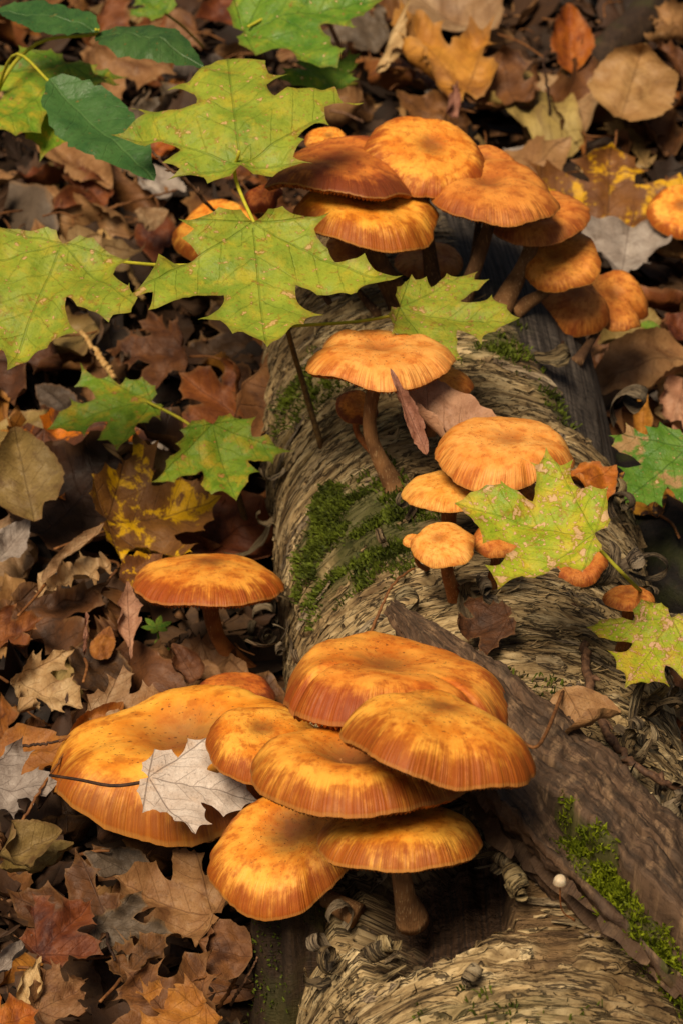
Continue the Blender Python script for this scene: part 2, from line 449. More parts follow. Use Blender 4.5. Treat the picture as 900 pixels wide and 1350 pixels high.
def bark_mat(strip=False, dark=1.0):
    s = NT('birch_bark_strip' if strip else 'birch_bark')
    uv = s.attr('buv')                                     # (along axis, around, 0) in metres
    rn = s.rnd() if strip else 0.0
    if strip: uv = s.vm('ADD', uv, s.comb(s.m('MULTIPLY', rn, 3.0), s.m('MULTIPLY', rn, 5.0), 0.0))
    st = s.noise(s.vm('MULTIPLY', uv, (230, 34, 1)), 1.0, 6, 0.66, 0.6)
    fi = s.noise(s.vm('MULTIPLY', uv, (1300, 260, 1)), 1.0, 3, 0.6)
    br = s.noise(uv, 14.0, 4, 0.6)
    sp = s.noise(uv, 260.0, 3, 0.6)
    col = s.ramp(st, [(0.30, srgb(46, 34, 22)), (0.40, srgb(106, 86, 58)), (0.50, srgb(162, 138, 98)), (0.68, srgb(208, 186, 144))])
    col = s.mix(s.m('MULTIPLY', s.mr(br, 0.46, 0.64), 0.65), col, srgb(98, 76, 48))
    col = s.mix(s.m('MULTIPLY', s.mr(s.noise(uv, 38.0, 4, 0.6), 0.54, 0.66), 0.55), col, srgb(74, 56, 38))
    col = s.mix(s.m('MULTIPLY', s.mr(fi, 0.55, 0.72), 0.45), col, srgb(84, 60, 36))
    col = s.mix(s.m('MULTIPLY', s.mr(sp, 0.60, 0.72), 0.5), col, srgb(70, 50, 32))
    l1 = s.noise(s.vm('MULTIPLY', uv, (190, 22, 1)), 1.0, 4, 0.6, 0.5); l2 = s.noise(s.vm('MULTIPLY', uv, (420, 50, 1)), 1.0, 3, 0.6, 0.4)
    c1 = s.mr(s.m('ABSOLUTE', s.m('SUBTRACT', l1, 0.5)), 0.020, 0.006); c2 = s.mr(s.m('ABSOLUTE', s.m('SUBTRACT', l2, 0.47)), 0.022, 0.006)
    gate = s.mr(s.noise(uv, 70.0, 3, 0.6), 0.40, 0.56)
    dash = s.m('MAXIMUM', c1, s.m('MULTIPLY', c2, gate))
    col = s.mix(s.m('MULTIPLY', dash, 0.85), col, srgb(38, 27, 17))
    col = s.hsv(col, 0.497, 1.0, 1.02)
    if strip:
        col = s.hsv(col, s.m('MULTIPLY_ADD', rn, 0.012, 0.492), s.m('MULTIPLY_ADD', rn, 0.25, 0.8), s.m('MULTIPLY_ADD', s.m('FRACT', s.m('MULTIPLY', rn, 17.3)), 0.45 * dark, 0.55 * dark))
    else:
        bare = s.attr('bare', False); inner = s.attr('inner', False); moss = s.attr('mossy', False); hol = s.attr('hollow', False)
        gw = s.noise(s.vm('MULTIPLY', uv, (30, 700, 1)), 1.0, 5, 0.6)
        gcol = s.mix(s.mr(gw, 0.35, 0.65), srgb(46, 40, 36), srgb(88, 78, 70))
        col = s.mix(bare, col, gcol)
        icol = s.mix(s.mr(st, 0.35, 0.65), srgb(74, 54, 36), srgb(126, 98, 66))
        col = s.mix(inner, col, icol)
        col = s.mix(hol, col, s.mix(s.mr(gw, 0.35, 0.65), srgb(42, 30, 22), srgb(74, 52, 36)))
        col = s.mix(s.m('MULTIPLY', moss, 0.85), col, srgb(52, 58, 22))
    h = s.m('SUBTRACT', s.m('ADD', s.m('MULTIPLY', st, 0.8), s.m('ADD', s.m('MULTIPLY', fi, 0.4), s.m('MULTIPLY', sp, 0.3))), s.m('MULTIPLY', dash, 0.7))
    return s.out(col, 0.72, 0.22, s.bump(h, 0.85, 0.0022))
MAT['bark'] = bark_mat(); MAT['strip'] = bark_mat(True); MAT['curl'] = bark_mat(True, 0.62)

def wood_mat(name, a, b, c, d, along=(14, 260, 260), crust=0.5):
    s = NT(name); uv = s.attr('buv')
    g = s.noise(s.vm('MULTIPLY', uv, along), 1.0, 6, 0.62, 0.4); p = s.noise(uv, 90.0, 5, 0.65); q = s.noise(uv, 22.0, 4, 0.6)
    f = s.noise(uv, 420.0, 3, 0.6); w = s.noise(s.vm('MULTIPLY', uv, (70, 1500, 1500)), 1.0, 4, 0.65)
    col = s.mix(s.mr(g, 0.34, 0.66), a, b)
    col = s.mix(s.m('MULTIPLY', s.mr(p, 0.50, 0.66), crust), col, c)
    col = s.mix(s.m('MULTIPLY', s.mr(q, 0.5, 0.68), 0.6), col, d)
    col = s.mix(s.m('MULTIPLY', s.mr(f, 0.56, 0.7), 0.4), col, srgb(50, 34, 24))
    col = s.mix(s.m('MULTIPLY', s.mr(w, 0.53, 0.62), 0.5), col, srgb(34, 25, 19))
    moss = s.attr('mossy', False); side = s.attr('side', False)
    col = s.mix(s.m('MULTIPLY', moss, 0.8), col, srgb(60, 66, 22))
    col = s.mix(s.m('MULTIPLY', side, 0.75), col, s.mix(s.mr(g, 0.4, 0.6), srgb(44, 30, 22), srgb(84, 58, 38)))
    h = s.m('ADD', s.m('SUBTRACT', g, s.m('MULTIPLY', w, 0.6)), s.m('MULTIPLY', s.m('ADD', p, f), 0.5))
    return s.out(col, 0.7, 0.25, s.bump(h, 0.6, 0.002))
MAT['slab'] = wood_mat('slab_wood', srgb(96, 72, 54), srgb(58, 44, 33), srgb(142, 112, 84), srgb(72, 60, 50), (14, 260, 260), 0.7)
MAT['rotten'] = wood_mat('rotten_wood', srgb(66, 48, 34), srgb(42, 30, 22), srgb(86, 66, 46), srgb(52, 40, 30), (400, 400, 20))
MAT['shade_blackwood'] = wood_mat('shade_black_wood', srgb(26, 20, 18), srgb(16, 13, 12), srgb(38, 30, 26), srgb(20, 16, 15), (20, 300, 300))  # dark log wood, with the deep shadow around it painted in as black

def moss_mat(name, a, b):
    s = NT(name); g = s.noise(s.obj(), 120.0, 4, 0.6); f = s.noise(s.obj(), 900.0, 2)
    c = s.mix(s.mr(s.m('ADD', s.m('MULTIPLY', g, 0.6), s.m('MULTIPLY', f, 0.4)), 0.38, 0.62), a, b)
    return s.out(c, 0.7, 0.2, trans=0.2, tcol=c)
MAT['moss'] = moss_mat('moss_dark', srgb(46, 54, 16), srgb(92, 104, 30))
MAT['moss_bright'] = moss_mat('moss_bright', srgb(78, 90, 16), srgb(132, 142, 32))

def soil_mat():
    s = NT('soil'); o = s.obj()
    n = s.noise(o, 60.0, 6, 0.68); m_ = s.noise(o, 340.0, 4, 0.65); q = s.noise(o, 9.0, 3)
    c = s.mix(s.mr(n, 0.35, 0.65), srgb(24, 17, 12), srgb(46, 32, 22))
    c = s.mix(s.m('MULTIPLY', s.mr(m_, 0.55, 0.7), 0.5), c, srgb(70, 50, 34))
    c = s.mix(s.m('MULTIPLY', s.mr(q, 0.5, 0.7), 0.5), c, srgb(34, 24, 18))
    return s.out(c, 0.9, 0.1, s.bump(s.m('ADD', n, m_), 0.9, 0.004))
MAT['soil'] = soil_mat()
MAT['crumb'] = plain('crumb', srgb(58, 38, 26), srgb(120, 82, 52), 160)

# ------------------------------------------------------------------ terrain and log as functions
def ground_z(x, y):
    return 0.012 * fbm(np.asarray(x) * 7, np.asarray(y) * 7, 0, 3, 3) + 0.004 * fbm(np.asarray(x) * 40, np.asarray(y) * 40, 0, 5, 2)

LZ, LR = 0.050, 0.082
LN, LF = at_z(662, 1350, 0.022), at_z(560, 520, LZ)
LAX = nrm(LF - LN); LSIDE = nrm(np.cross(LAX, [0, 0, 1])); LUP = np.cross(LSIDE, LAX)
LLEN = np.linalg.norm(LF - LN)
U0, U1 = -0.16, LLEN + 0.075                              # the log's two ends, metres along its axis from LN

def log_low(u, phi):                                      # slow lumps of the trunk
    return LR * (1 + 0.05 * fbm(u * 5.0, phi * 0.9, 1.3, 21, 2)) - 0.006 * sstep(LLEN - 0.02, U1, u)

def log_pt(u, phi, r):
    u = np.asarray(u)[..., None]; phi = np.asarray(phi)[..., None]; r = np.asarray(r)[..., None]
    bow = 0.006 * np.sin((u - U0) / (U1 - U0) * math.pi)
    return LN + LAX * u + LSIDE * (np.sin(phi) * r + bow) + LUP * (np.cos(phi) * r)

def log_uv(P):
    P = np.asarray(P) - LN
    u = P @ LAX; s = P @ LSIDE - 0.006 * np.sin((u - U0) / (U1 - U0) * math.pi); v = P @ LUP
    return u, np.arctan2(s, v), np.hypot(s, v)

def hit(px, py, log=True, off=0.0):                                # first point of log or ground along a pixel's ray
    d = ray(px, py)
    t = np.arange(0.85, 2.6, 0.002)
    for _ in range(2):
        P = CAM + d * t[:, None]
        below = P[:, 2] < ground_z(P[:, 0], P[:, 1]) + off
        if log:
            u, ph, rr = log_uv(P)
            below |= (rr < log_low(u, ph) + off) & (u > U0) & (u < U1)
        i = int(np.argmax(below)) if below.any() else len(t) - 1
        t = np.linspace(t[max(i - 1, 0)], t[i], 24)
    return CAM + d * t[-1]

def log_poly(pts):                                        # outline in picture pixels -> (u, phi) on the log
    out = []
    for p in pts:
        u, ph, _ = log_uv(hit(*p))
        out.append((float(u), float(ph)))
    return out

POLY_BARE = log_poly([(622, 396), (664, 396), (724, 412), (752, 470), (764, 540), (742, 560), (722, 500), (688, 452), (640, 408)])
POLY_BARE = [(POLY_BARE[0][0] + 0.2, -0.1), POLY_BARE[0]] + POLY_BARE[-1:7:-1] + POLY_BARE[5:8][::-1] + [(POLY_BARE[5][0], 2.6), (POLY_BARE[0][0] + 0.2, 2.6)]
POLY_INNER = log_poly([(640, 1060), (735, 1130), (770, 1200), (775, 1285), (690, 1262), (640, 1240), (650, 1180), (600, 1110)])
POLY_HOLE = log_poly([(455, 1150), (520, 1130), (590, 1060), (640, 1050), (690, 1110), (660, 1170), (640, 1225), (580, 1255), (500, 1270), (460, 1225)])

def softpoly(u, phi, poly, wob=0.012, seed=0, edge=0.006):
    n = fbm(u * 60, phi * LR * 60, 0, seed, 3)
    du, dp = wob * n, wob * fbm(u * 60 + 9, phi * LR * 60, 4, seed + 3, 3) / LR
    acc = 0
    for a, b in ((0, 0), (1, 0), (-1, 0), (0, 1), (0, -1)):
        acc = acc + inpoly(u + du + a * edge, phi + dp + b * edge / LR, poly)
    return acc / 5.0

def log_disp(u, phi, full=False):
    p = phi * LR
    w = 0.006 * fbm(u * 22, p * 9, 0, 31, 2)
    uu = u + w + 0.10 * p * vn(u * 6, p * 5, 0, 77)
    n = fbm(uu * 120, p * 14, 0.5, 41, 4)
    q = n * 5.0; f = np.floor(q)
    ter = (f + sstep(0.44, 0.56, q - f)) / 5.0
    n2 = fbm(uu * 420, p * 60, 1.5, 51, 2)
    d = 0.0034 * ter + 0.0008 * n2
    crack = sstep(0.55, 0.75, fbm(uu * 95, p * 22, 7.5, 61, 2))
    ridge = 1 - np.abs(fbm(uu * 150 + 5, p * 15, 3.3, 65, 3)) * 2.0
    d = d - 0.005 * crack - 0.0045 * sstep(0.88, 0.98, ridge) * sstep(-0.5, 0.1, vn(uu * 40, p * 14, 2, 66))
    bare = softpoly(u, phi, POLY_BARE, 0.006, 5)
    hole = softpoly(u, phi, POLY_HOLE, 0.010, 15)
    inner = softpoly(u, phi, POLY_INNER, 0.012, 25)
    g = 0.0016 * fbm(u * 14, p * 260, 0, 71, 3)
    d = d * (1 - bare) + bare * (-0.003 + g)
    d = d * (1 - 0.55 * inner) - 0.004 * inner
    d = d - hole * (0.024 + 0.004 * fbm(u * 25, p * 200, 0, 72, 3))
    if full: return d, bare, inner, hole
    return d

# ------------------------------------------------------------------ ground sheet
def build_ground():
    n = 420
    t = np.linspace(-1, 1, n)
    c = 0.10 * np.sinh(t * 6.2)
    X, Y = np.meshgrid(c, c + 1.2, indexing='ij')
    Z = ground_z(X, Y) + 0.006 * fbm(X * 120, Y * 120, 0, 9, 3) * np.exp(-((X) ** 2 + (Y - 1.2) ** 2))
    V = np.stack([X, Y, Z], -1).reshape(-1, 3)
    o = link('forest_floor', mesh('forest_floor', V, grid_faces(n, n, flip=True), MAT['soil']))
    tag(o, 'dark brown forest soil under the leaf litter', kind='structure')
build_ground()

# ------------------------------------------------------------------ birch log
LOG = empty('fallen_birch_log', log_pt(0.0, math.pi, LR * 0.55))
tag(LOG, 'fallen birch log with peeling tan bark, moss and clusters of mushrooms', 'log')
LOG_INV = np.array(LOG.location)

def build_log():
    nu, npz = 900, 300
    u = np.linspace(U0, U1, nu); ph = np.linspace(-math.radians(165), math.radians(165), npz)
    Ug, Pg = np.meshgrid(u, ph, indexing='ij')
    d, bare, inner, hole = log_disp(Ug, Pg, True)
    V = log_pt(Ug, Pg, log_low(Ug, Pg) + d)
    # close the two ends with broken wood
    m = V.reshape(-1, 3)
    F = grid_faces(nu, npz)
    me = mesh('trunk', m - LOG_INV, F, MAT['bark'])
    buv = np.stack([Ug, Pg * LR, np.zeros_like(Ug)], -1).reshape(-1, 3)
    setattr_pt(me, 'buv', buv, True)
    setattr_pt(me, 'bare', bare); setattr_pt(me, 'inner', inner); setattr_pt(me, 'hollow', hole)
    mm = 0
    for poly, wv in MOSS_LOG:
        mm = np.maximum(mm, softpoly(Ug, Pg, poly, 0.016, 81) * wv)
    setattr_pt(me, 'mossy', mm)
    o = link('trunk', me, LOG)
    for uu, name, sg in ((U0, 'end_grain', -1), (U1, 'end_grain', 1)):
        nr = 16
        pp = np.linspace(-math.radians(165), math.radians(165), 120)
        rr = np.linspace(0.02, 1, nr)
        Rg, Pq = np.meshgrid(rr, pp, indexing='ij')
        full = log_low(np.full_like(Pq, uu), Pq) + log_disp(np.full_like(Pq, uu), Pq)
        VV = log_pt(np.full_like(Pq, uu) + sg * 0.006 * fbm(Pq * 3, Rg * 9, 0, 5, 3) * (1 - Rg), Pq, Rg * full)
        e = mesh(name, VV.reshape(-1, 3) - LOG_INV, grid_faces(nr, 120, flip=(sg < 0)), MAT['rotten'])
        setattr_pt(e, 'buv', VV.reshape(-1, 3), True); setattr_pt(e, 'mossy', np.zeros(nr * 120)); setattr_pt(e, 'side', np.zeros(nr * 120))
        link(name, e, LOG)

MOSS_LOG_PX = [([(408, 690), (440, 648), (520, 640), (570, 660), (572, 700), (560, 745), (500, 742), (470, 765), (425, 790), (400, 760)], 1.0),
               ([(372, 500), (400, 475), (450, 480), (455, 510), (420, 545), (385, 560), (360, 540)], 0.55),
               ([(610, 470), (640, 445), (690, 450), (700, 470), (650, 485)], 1.0),
               ([(600, 455), (640, 402), (668, 402), (680, 425), (650, 440)], 0.5),
               ([(695, 500), (722, 505), (758, 548), (752, 562), (720, 530)], 0.7),
               ([(560, 1310), (640, 1300), (650, 1318), (600, 1332), (565, 1330)], 0.6),
               ([(640, 1335), (760, 1325), (780, 1348), (640, 1350)], 0.6),
               ([(690, 905), (720, 890), (790, 930), (780, 945), (720, 925)], 0.6)]
MOSS_LOG = [(log_poly(p), w) for p, w in MOSS_LOG_PX]
build_log()

# bark strips and curls --------------------------------------------------------------
def strips_geo(par, nL, nW, seed):
    """par: rows of (u0, phi0, length, width, skew, lift, edge); returns (K, nL+1, nW+1, 3) points and bark coordinates"""
    par = np.asarray(par, float)
    u0, p0, length, width, skew, lift, edge = [par[:, k, None, None] for k in range(7)]
    K = len(par); sd = (np.arange(K) * 1.37 + seed)[:, None, None]
    t = np.linspace(0, 1, nL + 1); w = np.linspace(-1, 1, nW + 1)
    T, Wd = np.meshgrid(t, w, indexing='ij'); T, Wd = T[None] + 0 * u0, Wd[None] + 0 * u0
    half = 0.5 * width * (0.12 + 0.88 * np.sin(np.clip(T * 1.02 + 0.02, 0, 1) * math.pi) ** 0.6) * (1 + 0.45 * vn(T * 6, sd, 0, seed))
    s = (T - 0.5) * length
    uu = u0 + s * np.sin(skew) + Wd * half * np.cos(skew) + 0.3 * width * vn(T * 3, sd + 0.5, 3, seed + 1)
    pp = p0 + (s * np.cos(skew) - Wd * half * np.sin(skew)) / LR
    base = log_disp(uu, pp)
    base = np.maximum(base, base.mean(axis=(1, 2), keepdims=True) - 0.0012)
    h = base + 0.0005 + edge * (Wd * 0.5 + 0.5) ** 1.5 + lift * np.clip((T - 0.6) / 0.4, 0, 1) ** 2 + 0.0004 * vn(T * 7, Wd * 2 + sd, 0, seed + 2)
    V = log_pt(uu, pp, log_low(uu, pp) + h)
    return V, np.stack([uu, pp * LR, np.zeros_like(uu)], -1)

def rand_strip(rng, big):
    while True:
        u0 = rng.uniform(-0.05, LLEN + 0.04) if rng.random() < 0.75 else rng.uniform(-0.05, 0.14); p0 = rng.gauss(-0.05, 0.75)
        if abs(p0) > 1.75: continue
        if inpoly(u0, p0, POLY_BARE) or inpoly(u0, p0, POLY_HOLE) or (inpoly(u0, p0, POLY_INNER) and rng.random() < 0.7): continue
        if any(inpoly(u0, p0, po) for po, w in MOSS_LOG[:4]) and rng.random() < 0.85: continue
        break
    sk = rng.gauss(0.0, 0.09) + 0.10 * float(vn(u0 * 6, p0 * LR * 5, 0, 77))
    if big:
        L = rng.uniform(0.012, 0.045); w = rng.uniform(0.0022, 0.0080)
        lift = rng.choice([0.0, 0.0003, 0.0006, 0.0025]); edge = rng.choice([0.0, 0.0002, 0.0004, 0.0008, 0.0018])
    else:
        L = rng.uniform(0.003, 0.016); w = rng.uniform(0.0006, 0.0026)
        lift = rng.choice([0.0002, 0.0006, 0.0016, 0.004]); edge = rng.choice([0.0001, 0.0004, 0.0010])
    if rng.random() < 0.5: edge = -edge * 0.2
    return u0, p0, L, w, sk, lift, edge

def build_strips():
    rng = random.Random(5)
    V, B = strips_geo([rand_strip(rng, True) for k in range(130)], 14, 2, 3)
    F = grid_faces(15, 3)
    for k in range(len(V)):
        me = mesh('bark_strip', V[k].reshape(-1, 3) - LOG_INV, F, MAT['strip']); setattr_pt(me, 'buv', B[k].reshape(-1, 3), True)
        link('bark_strip', me, LOG)
    V, B = strips_geo([rand_strip(rng, False) for k in range(1300)], 6, 1, 9)
    F = grid_faces(7, 2); n = 14
    FF = (F[None] + (np.arange(len(V)) * n)[:, None, None]).reshape(-1, 4)
    me = mesh('bark_shreds', V.reshape(-1, 3) - LOG_INV, FF, MAT['bark']); setattr_pt(me, 'buv', B.reshape(-1, 3), True)
    tag(link('bark_shreds', me, LOG), kind='stuff')
build_strips()

def ribbon_geo(p, d, n, length, width, k0, k1, twist=0.0, nL=22, nW=2, seed=0, cup=0.15):
    """A strip that leaves p along d (surface normal n) and curls with curvature running from k0 to k1 (1/m)."""
    d = nrm(d); n = nrm(n - d * np.dot(n, d)); b = np.cross(d, n)
    P = np.asarray(p, float).copy(); ds = length / nL
    rows, uvr = [], []
    for i in range(nL + 1):
        t = i / nL
        w = width * 0.5 * (0.45 + 0.55 * math.sin(min(1, t * 0.93 + 0.07) * math.pi) ** 0.5) * (1 + 0.3 * float(vn(t * 5, seed * 0.71, 0, seed)))
        for j in range(nW + 1):
            q = -1 + 2 * j / nW
            wq = w * (1 + 0.45 * float(vn(t * 9, seed * 0.31 + q * 3, 0, seed + 2)))
            rows.append(P + b * q * wq + n * (cup * w * (q * q)))
            uvr.append((q * w + seed * 0.013, i * ds, 0))
        k = (k0 + (k1 - k0) * t) * (1 + 0.6 * float(vn(t * 4, seed * 0.53, 1, seed + 3)))
        a = k * ds
        d, n = d * math.cos(a) + n * math.sin(a), n * math.cos(a) - d * math.sin(a)
        if twist:
            n = rot(n, d, twist * ds); b = np.cross(d, n)
        P = P + d * ds + b * 0.0 + b * width * 0.03
    return np.array(rows), grid_faces(nL + 1, nW + 1), np.array(uvr)

def curl(px, py, length, width, turns, ang, lift=0.004, seed=0, name='bark_curl', mat='curl', nL=22, up=0.5):
    P = hit(px, py)
    u, ph, rr = log_uv(P)
    if rr < LR * 1.12: n = nrm(LSIDE * math.sin(ph) + LUP * math.cos(ph))
    else: n = np.array([0, 0, 1.0])
    n = nrm(n + np.array([0, -0.2, up * 0.6]))
    # picture direction -> surface direction
    dimg = CR * math.cos(ang) + CU * math.sin(ang)
    d = nrm(dimg - n * np.dot(dimg, n))
    k1 = turns * 2 * math.pi / length
    V, F, B = ribbon_geo(P + n * lift, d, n, length, width, k1 * 0.35, k1 * 1.65, 0, nL, 2, seed)
    me = mesh(name, V - LOG_INV, F, MAT[mat]); setattr_pt(me, 'buv', B, True)
    return link(name, me, LOG)

def build_curls():
    rng = random.Random(9)
    D = math.radians
    # large rolls of bark: pixel, length, width, turns, direction of unrolling
    for a in [(800, 566, 0.075, 0.017, 2.3, D(150)), (655, 800, 0.040, 0.011, 1.5, D(200)), (668, 1185, 0.05, 0.013, 1.7, D(30)),
              (650, 1160, 0.045, 0.012, 1.5, D(60)), (640, 1130, 0.045, 0.013, 1.2, D(120)), (578, 1140, 0.055, 0.016, 1.6, D(210)),
              (515, 1262, 0.042, 0.011, 1.6, D(300)), (530, 1248, 0.035, 0.009, 1.3, D(280)), (375, 840, 0.035, 0.009, 1.8, D(250)),
              (362, 868, 0.04, 0.010, 1.6, D(200)), (375, 885, 0.035, 0.007, 2.2, D(230)), (870, 1078, 0.045, 0.009, 2.0, D(80)),
              (885, 1082, 0.045, 0.010, 1.7, D(120)), (868, 935, 0.04, 0.010, 1.6, D(40)), (620, 1290, 0.03, 0.009, 1.2, D(320)),
              (600, 515, 0.03, 0.008, 1.6, D(210)), (575, 520, 0.025, 0.007, 1.5, D(0)), (700, 480, 0.03, 0.012, 0.5, D(20)),
              (790, 660, 0.04, 0.008, 1.6, D(70)), (800, 690, 0.045, 0.009, 1.6, D(110)), (805, 755, 0.05, 0.010, 1.4, D(30)),
              (820, 762, 0.05, 0.006, 1.2, D(350)), (445, 1285, 0.04, 0.008, 0.8, D(120))]:
        curl(a[0], a[1], a[2] * 0.8, a[3] * 0.72, a[4], a[5], seed=rng.randrange(999))
    for k in range(76):                                   # frayed shreds hanging off both flanks
        zone = rng.random()
        if zone < 0.28: px, py = rng.uniform(330, 385), rng.uniform(640, 890)
        elif zone < 0.70: px, py = rng.uniform(805, 905), rng.uniform(800, 1090)
        elif zone < 0.8: px, py = rng.uniform(395, 480), rng.uniform(1215, 1350)
        else: px, py = rng.uniform(360, 800), rng.uniform(560, 900)
        curl(px, py, rng.uniform(0.014, 0.04), rng.uniform(0.0025, 0.007), rng.uniform(0.3, 1.5), rng.uniform(0, 6.28), 0.001, rng.randrange(999), 'bark_curl', 'curl', 14)
build_curls()

# ------------------------------------------------------------------ broken slab of wood across the log
def build_slab():
    E1 = [(508, 802), (545, 860), (600, 960), (650, 1035), (720, 1095), (800, 1172), (905, 1275), (1010, 1370), (1090, 1440)]
    E2 = [(524, 792), (606, 838), (672, 882), (745, 945), (815, 1005), (870, 1062), (935, 1120), (1030, 1200), (1110, 1270)]
    Z1 = [0.150, 0.150, 0.148, 0.146, 0.138, 0.126, 0.108, 0.090, 0.075]
    Z2 = [0.150, 0.147, 0.141, 0.133, 0.124, 0.115, 0.103, 0.085, 0.070]
    A = bez([at_z(*p, z) for p, z in zip(E1, Z1)], 260)
    B = bez([at_z(*p, z) for p, z in zip(E2, Z2)], 260)
    nu, nv = 260, 110
    s = np.linspace(0, 1, nu); v = np.linspace(-0.42, 1.22, nv)
    S, Vv = np.meshgrid(s, v, indexing='ij')
    tt = np.clip(Vv, 0, 1)
    rag = 0.05 * fbm(S * 26, 0 * S, 0, 3, 4)
    tt2 = np.clip(tt + (rag * (1 - tt) + 0.05 * fbm(S * 22, 0 * S, 5, 9, 4) * tt), -0.1, 1.1)
    P = A[:, None] * (1 - tt2[..., None]) + B[:, None] * tt2[..., None]
    drop = np.where(Vv < 0, -Vv / 0.42, 0); drop2 = np.where(Vv > 1, (Vv - 1) / 0.22, 0)
    thick = 0.026 * sstep(0.0, 0.2, S) + 0.006
    lay = 0.0035 * fbm(S * 5 * 6, drop * 9, 2, 15, 3) + 0.003 * vn(S * 0, drop * 7, 0, 4)
    P[..., 2] -= drop * thick + drop2 * 0.016
    inward = nrm(np.mean(B - A, axis=0))
    P += inward * (drop * 0.008 + lay * (drop > 0) - drop2 * 0.002)[..., None]
    x = S * 0.42; y = tt * 0.07
    h = 0.0022 * fbm(x * 40, y * 160, 0, 22, 4) + 0.0016 * fbm(x * 160, y * 220, 0, 23, 3) + 0.006 * fbm(x * 9, y * 20, 0, 24, 2)
    warp = 0.06 * fbm(x * 12, 0 * x, 0, 33, 3)
    for c0, wd, dp, s0, s1 in ((0.50, 0.016, 0.016, 0.05, 0.46), (0.30, 0.022, 0.018, 0.42, 1.0), (0.62, 0.016, 0.015, 0.5, 1.0), (0.82, 0.012, 0.010, 0.15, 0.5)):
        m = sstep(s0, s0 + 0.05, S) * (1 - sstep(s1 - 0.05, s1 + 0.001, S))
        h = h - dp * m * np.exp(-((tt - c0 - warp) / wd) ** 2)
    h = h - 0.010 * sstep(0.40, 0.5, S) * (1 - sstep(0.26, 0.34, tt - warp))     # a lower step along the near edge
    P[..., 2] += h * np.where((Vv >= 0) & (Vv <= 1), 1, 0.4)
    root = empty('broken_wood_slab', P[130, 30] - np.array([0, 0, 0.02]))
    tag(root, 'long cracked brown slab of wood lying slantwise on the birch log', 'wood slab')
    loc = np.array(root.location)
    top = P.reshape(-1, 3)
    me = mesh('plank', top - loc, grid_faces(nu, nv, flip=True), MAT['slab'])
    buv = np.stack([x, Vv * 0.07, 0 * x], -1).reshape(-1, 3)
    setattr_pt(me, 'buv', buv, True)
    setattr_pt(me, 'side', sstep(0.02, 0.12, drop)); 
    mossm = inpoly(S + 0.02 * fbm(S * 40, tt * 6, 0, 3, 3), tt + 0.05 * fbm(S * 40, tt * 6, 4, 3, 3), [(0.46, 0.34), (0.55, 0.10), (0.66, 0.02), (0.78, -0.02), (0.80, 0.12), (0.70, 0.26), (0.56, 0.36)]).astype(float)
    setattr_pt(me, 'mossy', mossm * 0.8)
    o = link('plank', me, root)
    # flat underside
    bot = np.stack([P[:, 0], P[:, -1]], 1)
    me2 = mesh('underside', bot.reshape(-1, 3) - loc, grid_faces(nu, 2, flip=True), MAT['rotten'])
    setattr_pt(me2, 'buv', bot.reshape(-1, 3), True); setattr_pt(me2, 'mossy', np.zeros(nu * 2)); setattr_pt(me2, 'side', np.zeros(nu * 2))
    link('underside', me2, root)
    # splinters along the near edge
    rng = random.Random(4)
    for k in range(10):
        i = rng.randrange(60, 235); j = rng.randrange(4, 24)
        d = nrm(P[min(i + 4, nu - 1), j] - P[i, j]) * rng.choice([1, 1, -1])
        V, F, Bv = ribbon_geo(P[i, j] - inward * 0.002, d + np.array([0, 0, 0.1]), np.array([-0.5, -0.6, 0.6]), rng.uniform(0.02, 0.05), rng.uniform(0.003, 0.007), -4, 14, 0, 10, 2, k)
        m3 = mesh('splinter', V - loc, F, MAT['slab']); setattr_pt(m3, 'buv', Bv, True)
        setattr_pt(m3, 'mossy', np.zeros(len(V))); setattr_pt(m3, 'side', np.full(len(V), 0.5))
        link('splinter', m3, root)
    return root, P, mossm
SLAB, SLAB_P, SLAB_M = build_slab()

# ------------------------------------------------------------------ other dead wood
def wood_tube(name, label, pts, rad, mat, cat, sides=40, n=60, seed=0, amp=0.12, tip=0.7):
    P = bez(pts, n)
    T = np.gradient(P, axis=0); T /= np.linalg.norm(T, axis=1)[:, None]
    a = np.array([0, 0, 1.0]) if abs(T[0][2]) < 0.8 else np.array([0, -1.0, 0]); rows = []
    L = np.linalg.norm(P[-1] - P[0]); th = np.linspace(0, 2 * math.pi, sides, endpoint=False)
    for i in range(n):
        a = nrm(a - T[i] * np.dot(a, T[i])); b = np.cross(T[i], a)
        t = i / (n - 1)
        r = rad * (1 - (1 - tip) * t) * (1 + amp * fbm(np.cos(th) * 2.2, np.sin(th) * 2.2, t * L / rad * 0.25, seed, 3) + 0.5 * amp * fbm(np.cos(th) * 9, np.sin(th) * 9, t * L / rad * 0.4, seed + 5, 2))
        if t < 0.02 or t > 0.98: r = r * 0.75
        rows.append(P[i] + np.outer(np.cos(th) * r, a) + np.outer(np.sin(th) * r, b))
    V = np.concatenate(rows); loc = P[0]
    F = [tuple(f) for f in grid_faces(n, sides, wrap=True)] + [tuple(range(sides))[::-1], tuple((n - 1) * sides + k for k in range(sides))]
    me = mesh(name, V - loc, F, MAT[mat])
    tt = np.repeat(np.linspace(0, L, n), sides); 
    setattr_pt(me, 'buv', np.stack([V[:, 0], V[:, 1], V[:, 2]], -1), True)
    setattr_pt(me, 'mossy', np.clip(fbm(V[:, 0] * 60, V[:, 1] * 60, V[:, 2] * 60, 3, 3) * 2, 0, 0.5)); setattr_pt(me, 'side', np.zeros(len(V)))
    o = link(name, me, loc=loc); tag(o, label, cat)
    return o, V

